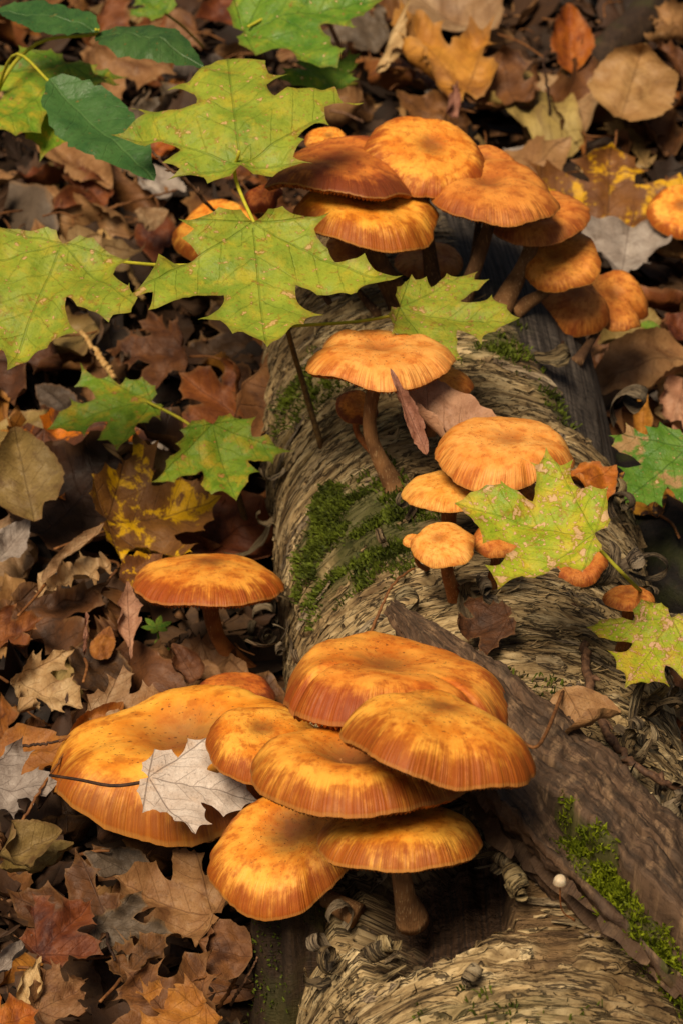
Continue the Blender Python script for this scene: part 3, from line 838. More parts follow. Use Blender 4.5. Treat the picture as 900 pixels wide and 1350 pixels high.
b0 = at_z(372, 1400, 0.0); t0 = at_y(380, 1165, b0[1] + 0.012)
POST, POSTV = wood_tube('rotten_stump', 'dark rotten mossy stump standing under the front mushroom cluster', [b0, (b0 + t0) / 2 + np.array([0.003, 0, 0]), t0], 0.0135, 'rotten', 'stump', 48, 80, 5, 0.35, 0.95)
wood_tube('shade_black_log', 'dark log painted black with deep shadow lying in the litter right of the birch log', [at_z(800, 660, 0.015), at_z(860, 730, 0.02), at_z(1010, 830, 0.018)], 0.030, 'shade_blackwood', 'log', 48, 60, 8, 0.15, 0.9)
wood_tube('dead_branch', 'thick dark dead branch in the litter behind the pale oak leaf', [at_z(770, 118, 0.02), at_z(800, 70, 0.03), at_z(850, 20, 0.03), at_z(890, -60, 0.03)], 0.012, 'rotten', 'branch', 24, 50, 3, 0.2, 0.9)

# ------------------------------------------------------------------ moss: thousands of tiny blades
def blades(points, normals, name, mat, parent, lo=0.002, hi=0.005, seed=0, per=3):
    rng = np.random.RandomState(seed)
    P = np.repeat(np.asarray(points), per, 0); N = np.repeat(np.asarray(normals), per, 0); n = len(P)
    P = P + rng.normal(0, 0.0009, (n, 3))
    D = N * 0.8 + rng.normal(0, 0.55, (n, 3)); D /= np.linalg.norm(D, axis=1)[:, None]
    S = np.cross(D, rng.normal(0, 1, (n, 3))); S /= np.linalg.norm(S, axis=1)[:, None]
    L = rng.uniform(lo, hi, n)[:, None]; w = rng.uniform(0.00022, 0.00045, n)[:, None]
    bend = rng.normal(0, 0.3, (n, 3))
    a = P - S * w - N * 0.001; b = P + S * w - N * 0.001
    m1 = P + D * L * 0.55 - S * w * 1.2; m2 = P + D * L * 0.55 + S * w * 1.2
    tip = P + D * L * 0.9 + bend * L * 0.5
    V = np.stack([a, b, m1, m2, tip], 1).reshape(-1, 3)
    k = (np.arange(n) * 5)[:, None]
    F = np.concatenate([k + np.array([[0, 1, 3]]), k + np.array([[0, 3, 2]]), k + np.array([[2, 3, 4]])])
    loc = np.array(parent.location)
    o = link(name, mesh(name, V - loc, F, MAT[mat], smooth=False), parent)
    tag(o, kind='stuff')
    return o

def moss_on_log():
    rng = np.random.RandomState(3)
    for k, (poly, wv) in enumerate(MOSS_LOG):
        us = [p[0] for p in poly]; ps = [p[1] for p in poly]
        area = (max(us) - min(us)) * (max(ps) - min(ps)) * LR
        n = int(area * 2.6e6 * wv)
        u = rng.uniform(min(us) - 0.01, max(us) + 0.01, n); p = rng.uniform(min(ps) - 0.1, max(ps) + 0.1, n)
        m = softpoly(u, p, poly, 0.016, 81, 0.008)
        clump = fbm(u * 170, p * LR * 60, 0, 91, 3) * 0.5 + 0.5
        keep = (m > 0) & (rng.uniform(0, 1, n) < m * sstep(0.42, 0.66, clump) * wv)
        u, p = u[keep], p[keep]
        nn = nrm_rows(LSIDE * np.sin(p)[:, None] + LUP * np.cos(p)[:, None])
        V = log_pt(u, p, log_low(u, p) + log_disp(u, p) + 0.0022 * sstep(0.4, 0.8, clump[keep]))
        blades(V, nn, 'moss', 'moss', LOG, 0.0010, 0.0029, k, 3)

def nrm_rows(v): return v / np.linalg.norm(v, axis=1)[:, None]
moss_on_log()
def moss_on_slab():
    rng = np.random.RandomState(8)
    M = np.argwhere(SLAB_M > 0)
    idx = M[rng.randint(0, len(M), 3000)]
    cl = fbm(idx[:, 0] * 0.22, idx[:, 1] * 0.16, 0, 4, 2) * 0.5 + 0.5
    idx = idx[rng.uniform(0, 1, len(idx)) < sstep(0.40, 0.62, cl)]
    P = SLAB_P[idx[:, 0], idx[:, 1]] + rng.normal(0, 0.0012, (len(idx), 3))
    blades(P, np.tile(nrm([-0.3, -0.4, 1]), (len(P), 1)), 'moss', 'moss_bright', SLAB, 0.0014, 0.0036, 5, 4)
moss_on_slab()
def moss_on_post():
    rng = np.random.RandomState(2)
    i = rng.randint(0, len(POSTV), 900)
    keep = fbm(POSTV[i, 0] * 90, POSTV[i, 1] * 90, POSTV[i, 2] * 50, 3, 2) > 0.12
    P = POSTV[i[keep]]
    blades(P, np.tile(nrm([0.1, -0.8, 0.5]), (len(P), 1)), 'moss', 'moss', POST, 0.0010, 0.0022, 6, 2)
moss_on_post()

# ------------------------------------------------------------------ mushrooms
def cap_geo(Rr, dep, h, dimple, wave, seed, lobes, droop, dw=0.26, nt=200, nr=46, ragged=0.02):
    rng = random.Random(seed); wave = wave * 1.35
    th = np.linspace(0, 2 * math.pi, nt, endpoint=False)
    r = np.concatenate([np.linspace(0.0, 0.9, nr - 12), np.linspace(0.9, 1.0, 13)[1:]])
    Rg, Tg = np.meshgrid(r, th, indexing='ij')
    out = np.ones_like(th)
    for k in (2, 3, 4, 5):
        out += wave * 0.35 / (k ** 0.5) * rng.uniform(0.3, 1) * np.cos(k * th + rng.uniform(0, 6.28))
    out += ragged * vn(np.cos(th) * 6, np.sin(th) * 6, 0, seed) + ragged * 0.5 * vn(np.cos(th) * 22, np.sin(th) * 22, 0, seed + 1)
    for a, wd, dp in lobes:                                # notches: angle, half-width, depth
        dlt = np.angle(np.exp(1j * (th - a)))
        out -= dp * np.exp(-(dlt / wd) ** 2)
    out = out / ((out.max() + out.min()) / 2)
    ru = np.broadcast_to(out, Tg.shape)
    x = Rr * Rg * ru * np.cos(Tg); y = Rr * dep * Rg * ru * np.sin(Tg)
    ox, oy = rng.uniform(-0.16, 0.16), rng.uniform(-0.05, 0.16)   # caps are never quite centred
    x = x + ox * Rr * (1 - Rg ** 1.4); y = y + oy * Rr * dep * (1 - Rg ** 1.4)
    z = h * np.maximum(1 - Rg ** 3.0, 0) ** (1 / 1.7)
    z = z - dimple * Rr * np.exp(-(Rg / dw) ** 2) - droop * Rr * sstep(0.7, 1.0, Rg) ** 2
    wz = 0
    for k in (2, 3, 4, 5, 7):
        wz = wz + rng.uniform(0.3, 1) / (k ** 0.7) * np.cos(k * Tg + rng.uniform(0, 6.28))
    z = z + wave * Rr * 0.40 * Rg ** 2.5 * wz
    for a, wd, dp in lobes:
        dlt = np.angle(np.exp(1j * (Tg - a)))
        z = z - 1.1 * dp * Rr * np.exp(-(dlt / (wd * 1.5)) ** 2) * sstep(0.35, 1, Rg)
    z = z + 0.04 * Rr * fbm(x / Rr * 2.0, y / Rr * 2.0, seed * 0.7, seed + 4, 4)
    # fine radial ribs towards the margin
    z = z + 0.006 * Rr * sstep(0.72, 0.98, Rg) * vn(np.cos(Tg) * 24, np.sin(Tg) * 24, Rg * 1.2, seed + 9)
    return Tg, Rg, x, y, z, out

def mushroom(label, x0, x1, y0, y1, z, e=21, roll=0, mat='cap', wave=0.12, seed=0, dimple=0.06, base=None, base_z=None, lobes=(), dep=1.0,
             stem='stem', stem_r=0.12, droop=0.05, yaw=0.0, group=None, hr=0.24, dw=0.26, emax=46, minh=0, ring=False, name='honey_mushroom', bow=0.0, gillmat='gill', via=None):
    w = x1 - x0; Hh = y1 - y0; a = w / 2 * dep; hpx = hr * w / 2
    e = 8.0                                                     # how far the cap opens to the view, so that it fills its height
    while e < emax:
        s_, c_ = math.sin(math.radians(e)), math.cos(math.radians(e))
        if a * s_ + math.hypot(a * s_, hpx * c_) >= Hh: break
        e += 0.5
    cx = (x0 + x1) / 2; cy = y1 - a * s_ - 0.04 * w * 0.5
    C = at_z(cx, cy, z); ppm = pxm(C); Rr = w / 2 / ppm; h = hpx / ppm
    v = -ray(cx, cy)
    eps = math.asin(v[2])
    N = rot([0, 0, 1.0], [1, 0, 0], -(eps - math.radians(e)))     # level for a viewer lower than the slope's own tilt
    N = rot(N, CF, math.radians(roll))
    X = nrm(np.array([1.0, 0, 0]) - N * N[0]); Y = np.cross(N, X)
    if yaw: X, Y = rot(X, N, yaw), rot(Y, N, yaw)
    Tg, Rg, x, y, zz, out = cap_geo(Rr, dep, h, dimple, wave, seed, lobes, droop, dw)
    if bow: zz = zz - bow * Rr * ((x / Rr) ** 2 - 0.5)
    def world(x, y, zz): return C + x[..., None] * X + y[..., None] * Y + zz[..., None] * N
    Vtop = world(x, y, zz)
    nr, nt = Tg.shape
    # where the stem stands
    if base is None: B = C - nrm(np.array([0, 0.12, 1.0])) * max(0.03, Rr * 1.1)
    else:
        B = hit(*base)
        if base_z is not None: B = at_z(base[0], base[1], base_z)
    root = empty(name, B)
    tag(root, label, 'mushroom', group)
    loc = np.array(root.location)
    me = mesh('cap', Vtop.reshape(-1, 3) - loc, grid_faces(nr, nt, wrap=True, flip=True), MAT[mat])
    setattr_pt(me, 'polar', np.stack([np.cos(Tg), np.sin(Tg), Rg], -1).reshape(-1, 3), True)
    link('cap', me, root)
    # gills: an underside that folds up and down around the stem
    ng = 240; th = np.linspace(0, 2 * math.pi, ng, endpoint=False)
    rows = np.array([1.0, 0.985, 0.95, 0.85, 0.7, 0.5, 0.3, 0.16])
    G_r, G_t = np.meshgrid(rows, th, indexing='ij')
    oi = np.interp(th, np.linspace(0, 2 * math.pi, nt + 1), np.append(out, out[0]))
    zr = np.interp(th, np.linspace(0, 2 * math.pi, nt + 1), np.append(zz[-1], zz[-1][0]))
    gx = Rr * G_r * oi * np.cos(G_t); gy = Rr * dep * G_r * oi * np.sin(G_t)
    lam = (np.arange(ng) % 2)[None, :] * np.ones_like(G_r)
    prof = 0.55 * h * np.sin((1 - G_r) * math.pi * 0.55) - 0.035 * Rr * sstep(1.0, 0.96, G_r) - 0.0 * G_r
    gz = zr[None, :] * G_r ** 2 + (1 - G_r ** 2) * 0.0 + prof - lam * 0.045 * Rr * sstep(1.0, 0.93, G_r)
    # an underside never comes through the skin above it
    lim = np.array([np.interp(G_r[:, j], Rg[:, 0], zz[:, int(j * nt / ng)]) for j in range(ng)]).T - 0.02 * Rr * sstep(1.0, 0.97, G_r)
    gz = np.minimum(gz, lim)
    if bow: pass
    me = mesh('gills', world(gx, gy, gz).reshape(-1, 3) - loc, grid_faces(len(rows), ng, wrap=True, flip=True), MAT[gillmat], smooth=False)
    setattr_pt(me, 'polar', np.stack([np.cos(G_t), np.sin(G_t), G_r], -1).reshape(-1, 3), True)
    link('gills', me, root)
    # stem
    top = C + N * (0.25 * h)
    mid = (top * 0.55 + B * 0.45) + np.array([0, 0, 0]) + (C - N * 0.02 - (top * 0.55 + B * 0.45)) * 0.5
    if via is not None: mid = at_y(via[0], via[1], (top[1] + B[1]) / 2)
    P = bez([top, mid, B - np.array([0, 0, 0.003])], 18)
    t = np.linspace(0, 1, 18)
    sr = stem_r * Rr * (1.05 - 0.25 * np.sin(t * math.pi) + 0.45 * t ** 4)
    V, F = tube_geo(P, sr, 18, 0.10, seed)
    link('stem', mesh('stem', V - loc, F, MAT[stem]), root)
    if ring:
        i = 5; V, F = tube_geo(P[i - 1:i + 2], [sr[i] * 1.05, sr[i] * 1.55, sr[i] * 1.12], 18, 0.25, seed + 3)
        link('ring', mesh('ring', V - loc, F, MAT['stem_red']), root)
    return root, C, N, Rr, h

FG = 'mushrooms of the front cluster'; MG = 'mushrooms on the middle of the log'; TG = 'mushrooms of the far cluster'
M_ = mushroom
D2 = math.radians
M_('broad golden mushroom cap at the back of the front cluster, topmost against the log', 372, 673, 850, 966, 0.146, 20, 5, wave=0.15, seed=1, dimple=0.12, base=(520, 1010), group=FG, dw=0.40, hr=0.36, droop=0.08, lobes=((D2(-150), 0.05, 0.06), (D2(-40), 0.035, 0.05)))
M_('drooping orange mushroom cap overhanging the wood slab in the front cluster', 452, 709, 926, 1030, 0.176, 20, 11, wave=0.20, seed=14, dimple=0.02, base=(560, 1060), group=FG, dw=0.40, droop=0.06, hr=0.34, bow=0.10, lobes=((D2(50), 0.35, 0.16),))
M_('orange mushroom with dark sunken centre in the middle of the front cluster', 336, 609, 962, 1073, 0.148, 22, 1, 'cap_stain', wave=0.12, seed=3, dimple=0.22, base=(500, 1120), group=FG, dw=0.40, hr=0.36, droop=0.06, lobes=((D2(40), 0.35, 0.12),))
M_('low round orange mushroom on a brown stem in the front cluster hollow', 418, 632, 1062, 1148, 0.131, 20, -1, wave=0.07, seed=4, dimple=0.03, base=(543, 1205), group=FG, dw=0.40, hr=0.36, droop=0.05, stem='stem', stem_r=0.15)
M_('tilted orange mushroom with brown centre above the rotten stump', 274, 482, 1052, 1196, 0.092, 39, -12, 'cap_stain', wave=0.16, seed=5, dimple=0.16, base=(470, 1200), group=FG, dw=0.40, hr=0.36, droop=0.06, lobes=((D2(-62), 0.16, 0.07),))
M_('very large orange funnel mushroom carrying a fallen white leaf', 70, 412, 915, 1098, 0.060, 35, -9, 'cap_stain', wave=0.24, seed=26, dimple=0.20, base=(330, 1090), base_z=0.01, group=FG, dw=0.40, hr=0.36, droop=0.05, dep=0.95, yaw=0.2)
M_('orange mushroom wedged between the funnel mushroom and the cluster middle', 272, 436, 936, 1034, 0.108, 28, 6, wave=0.16, seed=7, dimple=0.05, base=(430, 1080), group=FG, dw=0.40, hr=0.36, droop=0.08)
M_('small russet mushroom peeking out behind the large funnel mushroom', 256, 362, 890, 940, 0.050, 22, 0, 'cap_dark', wave=0.10, seed=8, dimple=0.02, base=(330, 960), base_z=0.005, group=FG, dw=0.40, hr=0.36)
M_('lone flat orange mushroom on a bent stem left of the log', 172, 374, 737, 801, 0.072, 15, 1, wave=0.08, seed=9, dimple=0.0, base=(338, 893), base_z=0.012, via=(287, 838), stem='stem_red', stem_r=0.125, droop=0.03, group=MG, hr=0.27)
M_('flat pale orange mushroom with split rim on a tall curved stem', 405, 597, 440, 508, 0.178, 19, -1, 'cap_pale', wave=0.16, seed=10, dimple=0.10, base=(522, 640), via=(487, 566), group=MG, hr=0.22, stem='stem', stem_r=0.115, lobes=((D2(65), 0.10, 0.12), (D2(115), 0.05, 0.05)))
M_('small wavy tan mushroom half hidden behind the flat pale one', 534, 624, 478, 533, 0.150, 22, 12, 'cap_tan', wave=0.30, seed=31, dimple=0.10, base=(568, 570), group=MG, hr=0.27, stem='stem_red', stem_r=0.2)
M_('small dark orange mushroom hanging under the flat pale one', 440, 500, 505, 560, 0.135, 24, 24, 'cap_dark', wave=0.16, seed=12, base=(516, 612), group=MG, hr=0.27, stem='stem_red', stem_r=0.18)
M_('plump pale golden mushroom with finely split rim on top of the log', 571, 756, 552, 640, 0.168, 19, 0, 'cap_pale', wave=0.15, seed=13, dimple=0.07, base=(650, 700), group=MG, hr=0.27, stem='stem_red', stem_r=0.16, droop=0.10, lobes=((D2(5), 0.10, 0.07), (D2(-72), 0.06, 0.03)))
M_('rounded golden mushroom directly under the folded pinkish leaf', 531, 652, 624, 675, 0.152, 18, 0, 'cap_pale', wave=0.07, seed=15, dimple=0.02, base=(594, 720), group=MG, hr=0.27, stem='stem_red', stem_r=0.2)
M_('small golden mushroom with a bent cap and pale stem foot beside moss', 540, 629, 691, 747, 0.150, 24, -4, 'cap_pale', wave=0.20, seed=16, dimple=0.04, base=(604, 786), group=MG, hr=0.27, stem='stem_red', stem_r=0.23)
M_('tiny golden button mushroom touching the small bent cap', 530, 556, 704, 722, 0.146, 18, -8, 'cap_pale', wave=0.05, seed=17, base=(565, 742), group=MG, hr=0.27, stem='stem_red', stem_r=0.3)
M_('orange mushroom shaded by the blotched green maple leaf', 622, 690, 690, 737, 0.143, 22, 4, 'cap_tan', wave=0.08, seed=18, base=(645, 772), group=MG, hr=0.27, stem='stem_red', stem_r=0.22)
M_('small orange mushroom beneath the plump golden one', 655, 712, 632, 668, 0.146, 20, 0, 'cap_tan', wave=0.1, seed=19, base=(672, 712), group=MG, hr=0.27, stem='stem_red', stem_r=0.25)
M_('brown mushroom behind the stalk of the blotched maple leaf', 722, 800, 715, 772, 0.110, 20, 5, 'cap_tan', wave=0.15, seed=20, base=(752, 800), group=MG, hr=0.27, stem='stem_dark', stem_r=0.2)
M_('small rounded tan mushroom on the right flank of the log', 794, 863, 773, 806, 0.128, 14, 0, 'cap_tan', wave=0.05, seed=21, dimple=0.0, base=(818, 858), group=MG, stem='stem_red', stem_r=0.26, hr=0.30)
# far cluster
M_('large smooth golden mushroom at the back of the far cluster', 478, 641, 158, 259, 0.195, 30, 12, wave=0.08, seed=41, dimple=0.06, base=(575, 402), group=TG, stem='stem_dark', mat='cap', droop=0.05)
M_('dark reddish brown drooping mushroom at the crest of the far cluster', 357, 560, 195, 264, 0.194, 14, 5, 'cap_dark', wave=0.24, seed=142, dimple=0.0, base=(530, 402), group=TG, stem='stem_dark', droop=0.04, hr=0.16, bow=0.12)
M_('streaked orange brown mushroom below the dark reddish one', 393, 580, 243, 322, 0.182, 14, 8, wave=0.2, seed=43, dimple=0.02, base=(545, 404), group=TG, mat='cap', droop=0.10, hr=0.24, stem='stem_dark')
M_('golden brown mushroom with dark dimple at the front of the far cluster', 564, 738, 218, 295, 0.185, 21, 3, 'cap_tan', wave=0.14, seed=44, dimple=0.14, base=(604, 404), group=TG, stem='stem_dark', lobes=((D2(8), 0.2, 0.08),))
M_('tan mushroom tucked between the two largest caps of the far cluster', 596, 684, 194, 246, 0.178, 26, 6, 'cap_tan', wave=0.1, seed=45, base=(615, 402), group=TG, stem='stem_dark')
M_('wide tan mushroom under the dimpled one in the far cluster', 632, 778, 254, 320, 0.160, 18, -6, 'cap_tan', wave=0.12, seed=46, dimple=0.03, base=(657, 402), group=TG, stem='stem', ring=True, stem_r=0.16)
M_('matt tan mushroom leaning right in the far cluster', 686, 792, 282, 384, 0.140, 36, -14, 'cap_tan', wave=0.12, seed=47, dimple=0.02, base=(676, 404), group=TG, stem='stem', ring=True, stem_r=0.16)
M_('lowest brown streaked mushroom of the far cluster beside the bare wood', 702, 801, 362, 444, 0.105, 20, 4, 'cap_tan', wave=0.12, seed=48, dimple=0.0, base=(730, 468), group=TG, stem='stem_dark', droop=0.1, hr=0.50)
M_('torn curled brown mushroom at the outer right of the far cluster', 764, 858, 338, 432, 0.100, 30, 24, 'cap_tan', wave=0.42, seed=49, dimple=0.1, base=(760, 470), group=TG, stem='stem_dark', lobes=((D2(-20), 0.2, 0.2),))
M_('orange mushroom partly covered by the large spotted maple leaf', 226, 346, 266, 346, 0.125, 18, -12, wave=0.14, seed=50, dimple=0.03, base=(330, 430), base_z=0.01, group=TG, stem='stem_dark', droop=0.1)
M_('russet mushroom behind the right edge of the large spotted maple leaf', 424, 508, 300, 372, 0.150, 20, 26, 'cap_tan', wave=0.2, seed=51, base=(500, 410), group=TG, stem='stem_dark')
M_('small orange cap end showing behind the dark reddish mushroom', 402, 458, 168, 200, 0.190, 24, -4, wave=0.1, seed=52, base=(520, 402), group=TG, stem='stem_dark')
M_('small folded dark red mushroom left of the dark drooping one', 322, 372, 212, 282, 0.165, 15, -20, 'cap_dark', wave=0.3, seed=53, base=(440, 400), group=TG, stem='stem_dark', hr=0.60)
M_('dim orange mushroom deep inside the far cluster', 430, 540, 310, 372, 0.120, 18, 4, 'cap_dark', wave=0.1, seed=54, base=(500, 410), group=TG, stem='stem_dark')
M_('shadowed tan mushroom under the front of the far cluster', 520, 610, 320, 372, 0.130, 18, 4, 'cap_tan', wave=0.1, seed=55, base=(565, 410), group=TG, stem='stem_dark')
M_('russet mushroom under the large spotted maple leaf', 404, 480, 378, 420, 0.105, 18, 4, 'cap_dark', wave=0.1, seed=57, base=(440, 452), group=TG, stem='stem', stem_r=0.25)
M_('lone golden brown mushroom in the litter right of the far cluster', 851, 948, 241, 313, 0.060, 22, -6, wave=0.1, seed=56, dimple=0.0, base=(905, 372), base_z=0.0, group=TG, stem='stem_dark', droop=0.08)
M_('tiny white bonnet mushroom on a thread stem beside the wood slab', 728, 746, 1152, 1170, 0.142, 12, 0, 'cap_white', wave=0.03, seed=58, dimple=0.0, base=(757, 1205), base_z=0.122, stem='stem_red', stem_r=0.13, hr=1.15, name='bonnet_mushroom')

# ------------------------------------------------------------------ leaves
HALF = {
    'maple': [(0, 0), (0.06, -0.07), (0.17, -0.08), (0.26, -0.03), (0.41, 0.0), (0.36, 0.07), (0.42, 0.14), (0.355, 0.205),
              (0.49, 0.27), (0.57, 0.28), (0.58, 0.39), (0.74, 0.52), (0.58, 0.53), (0.54, 0.62), (0.44, 0.56), (0.32, 0.53), (0.205, 0.475),
              (0.21, 0.59), (0.34, 0.71), (0.22, 0.74), (0.20, 0.84), (0.09, 0.88), (0, 1.0)],
}
def half_oak():
    p = [(0, 0)]
    for k in range(1, 40):
        y = k / 40; w = 0.25 * math.sin(math.pi * y ** 0.72) ** 0.8 * (0.66 + 0.34 * math.cos(2 * math.pi * (4.2 * y - 0.1)))
        p.append((w, y))
    return p + [(0, 1)]
def half_ovate(wd=0.36, pw=0.78, teeth=0.006):
    p = [(0, 0)]
    for k in range(1, 30):
        y = k / 30; w = wd * math.sin(math.pi * y ** pw) ** 0.85
        p.append((w + teeth * (k % 2), y))
    return p + [(0, 1)]
HALF['oak'] = half_oak(); HALF['ovate'] = half_ovate(); HALF['lance'] = half_ovate(0.19, 0.8, 0.004); HALF['round'] = half_ovate(0.45, 0.7, 0.008)
HALF['small'] = half_ovate(0.20, 1.05, 0.0)
VEIN = {'maple': [((0, 0), (0, 1)), ((0, 0), (0.74, 0.52)), ((0, 0), (-0.74, 0.52)), ((0, 0), (0.41, 0.0)), ((0, 0), (-0.41, 0.0))]}
for k_ in ('oak', 'ovate', 'lance', 'round', 'small'): VEIN[k_] = [((0, 0), (0, 1))]

def outline(kind, seed, jit=0.02, fine=0.028, bites=0):
    rng = random.Random(seed)
    if kind in ('ovate', 'round', 'lance', 'small'): jit = jit * 0.3
    hr = HALF[kind]
    pts = [(x * rng.uniform(1 - jit * 3, 1 + jit * 3) + rng.uniform(-jit, jit) * (x > 0), y + rng.uniform(-jit, jit) * (0 < y < 1)) for x, y in hr]
    ptl = [(-x * rng.uniform(1 - jit * 3, 1 + jit * 3) - rng.uniform(-jit, jit) * (x > 0), y + rng.uniform(-jit, jit) * (0 < y < 1)) for x, y in hr][1:-1]
    P = pts + ptl[::-1]
    out = []
    for i in range(len(P)):
        a = np.array(P[i]); b = np.array(P[(i + 1) % len(P)]); L = np.linalg.norm(b - a)
        n = max(1, int(L / fine))
        nn = np.array([a[1] - b[1], b[0] - a[0]])               # inward for a counter-clockwise outline
        for k in range(n):
            t = k / n
            q = a + (b - a) * t + nn * (0.07 if kind == 'maple' else 0.0) * math.sin(math.pi * t)
            out.append(q)
    out = np.array(out)
    for k in range(bites):                                     # torn or eaten margins
        c = out[rng.randrange(len(out))].copy(); rb = rng.uniform(0.04, 0.13); dr = nrm(np.array([0.0, 0.45]) - c)
        d2 = ((out - c) ** 2).sum(1); m = d2 < rb * rb
        out[m] += dr * (np.sqrt(rb * rb - d2[m]) * rng.uniform(0.7, 1.3))[:, None]
    return out

def leaf_mesh(name, kind, L, width=1.0, bends=(), cup=0.0, fold=0.0, crumple=0.05, seed=0, res=0.07, jit=0.02, rim=0.0, bites=0):
    """bends: (axis angle, offset, curvature*L, one_sided)"""
    O = outline(kind, seed, jit, res * 0.5, bites)
    x0, y0 = O.min(0); x1, y1 = O.max(0)
    rng = np.random.RandomState(seed + 1)
    gx, gy = np.meshgrid(np.arange(x0, x1, res), np.arange(y0, y1, res * 0.87), indexing='ij')
    gx = gx + (np.arange(gx.shape[1]) % 2)[None, :] * res / 2
    G = np.stack([gx.ravel(), gy.ravel()], -1) + rng.uniform(-0.12, 0.12, (gx.size, 2)) * res
    G = G[inpoly(G[:, 0], G[:, 1], O)]
    dmin = np.min(np.linalg.norm(G[:, None] - O[None], axis=2), axis=1)
    G = G[dmin > res * 0.42]
    inside = []
    for (a, b) in VEIN[kind]:
        a, b = np.array(a), np.array(b); n = int(np.linalg.norm(b - a) / (res * 0.7))
        for k in range(1, n): inside.append(a + (b - a) * (k / n) * 0.93)
    I = np.array(inside)
    I = I[inpoly(I[:, 0], I[:, 1], O)]
    if len(G): G = G[np.min(np.linalg.norm(G[:, None] - I[None], axis=2), axis=1) > res * 0.4]
    allp = np.concatenate([O, I, G])
    no = len(O)
    v, _, f, *_r = delaunay_2d_cdt([Vector(p) for p in allp], [(i, (i + 1) % no) for i in range(no)], [], 1, 1e-6)
    v = np.array([(p[0], p[1]) for p in v]); 
    # nearest vein for every point and face
    segs = VEIN[kind]
    def st(p, k):
        a, b = np.array(segs[k][0]), np.array(segs[k][1]); d = nrm(b - a); q = p - a
        s = q @ d; t = q[..., 0] * -d[1] + q[..., 1] * d[0]
        return s, t
    def dist(p):
        r = []
        for k in range(len(segs)):
            s, t = st(p, k); LL = np.linalg.norm(np.array(segs[k][1]) - np.array(segs[k][0]))
            r.append(np.hypot(t, np.maximum(s - LL, 0) + np.maximum(-s, 0)))
        return np.array(r)
    dv = dist(v).min(0)
    x, y = v[:, 0] * width, v[:, 1]
    z = cup * (x ** 2 + (y - 0.45) ** 2) + fold * np.minimum(dv, 0.12) + crumple * (fbm(x * 2.4 + seed, y * 2.4, seed * 0.37, seed, 2) + 0.42 * np.abs(fbm(x * 6.5, y * 6.5 + seed, 1.0, seed + 5, 2)))
    od = np.min(np.linalg.norm(v[:, None] - O[None], axis=2), axis=1)
    z = z + rim * np.clip(1 - od / 0.16, 0, 1) ** 2 * (0.6 + 0.6 * vn(v[:, 0] * 5, v[:, 1] * 5, 3, seed))
    P = np.stack([x, y - 0.0, z], -1)
    for ang, off, kap, one in bends:
        d = np.array([math.cos(ang), math.sin(ang)])
        q = P[:, 0] * d[0] + (P[:, 1] - 0.45) * d[1] - off
        act = q > 0 if one else np.ones(len(q), bool)
        qq = np.where(act, q, 0)
        kk = kap * (1 + 0.25 * vn(P[:, 0] * 2 + 3, P[:, 1] * 2, 0, seed + 8))
        nq = np.where(np.abs(kk) > 1e-4, np.sin(kk * qq) / kk, qq) - np.sin(kk * qq) * 0
        nz = P[:, 2] * np.cos(kk * qq) + (1 - np.cos(kk * qq)) / kk
        nq2 = nq - P[:, 2] * np.sin(kk * qq)
        dq = np.where(act, nq2 - q, 0)
        P = np.stack([P[:, 0] + d[0] * dq, P[:, 1] + d[1] * dq, np.where(act, nz, P[:, 2])], -1)
    P = P * L
    F = [tuple(t) for t in f]
    me = mesh(name, P, F)
    setattr_pt(me, 'luv', np.stack([v[:, 0], v[:, 1], od], -1), True)
    li = np.zeros(len(me.loops), np.int32); me.loops.foreach_get('vertex_index', li)
    nl = np.array([p.loop_total for p in me.polygons]); fi = np.repeat(np.arange(len(nl)), nl)
    cen = np.zeros((len(nl), 2)); np.add.at(cen, fi, v[li]); cen /= nl[:, None]
    best = dist(cen).argmin(0)[fi]
    s = np.zeros(len(li)); t = np.zeros(len(li))
    for k in range(len(segs)):
        m = best == k; a_, b_ = st(v[li[m]], k); s[m] = a_; t[m] = b_
    setattr_pt(me, 'vein', np.stack([s, t, 0 * s], -1), True, 'CORNER')
    return me

def frame(base, tip, n):
    Y = nrm(np.asarray(tip) - base); Z = nrm(n - Y * np.dot(n, Y)); X = np.cross(Y, Z)
    return Matrix([[X[0], Y[0], Z[0], base[0]], [X[1], Y[1], Z[1], base[1]], [X[2], Y[2], Z[2], base[2]], [0, 0, 0, 1]])

def plane_hit(px, py, p0, n):
    d = ray(px, py); return CAM + d * (np.dot(p0 - CAM, n) / np.dot(d, n))

def normal(tilt=0.0, lean=0.0):
    """up, tilted towards the viewer by tilt degrees and to the picture's right by lean degrees"""
    n = rot([0, 0, 1.0], [1, 0, 0], math.radians(tilt)); return rot(n, [0, 1, 0], math.radians(lean))

def petiole(parent, pts, r=0.0008, mat='petiole', name='petiole'):
    P = bez(pts, 12); V, F = tube_geo(P, np.linspace(r * 1.1, r * 0.85, 12), 6)
    M = np.array(parent.matrix_world.inverted() if parent.parent is None else parent.matrix_basis.inverted())
    V = V @ M[:3, :3].T + M[:3, 3]
    return link(name, mesh(name, V, F, MAT[mat]), parent)

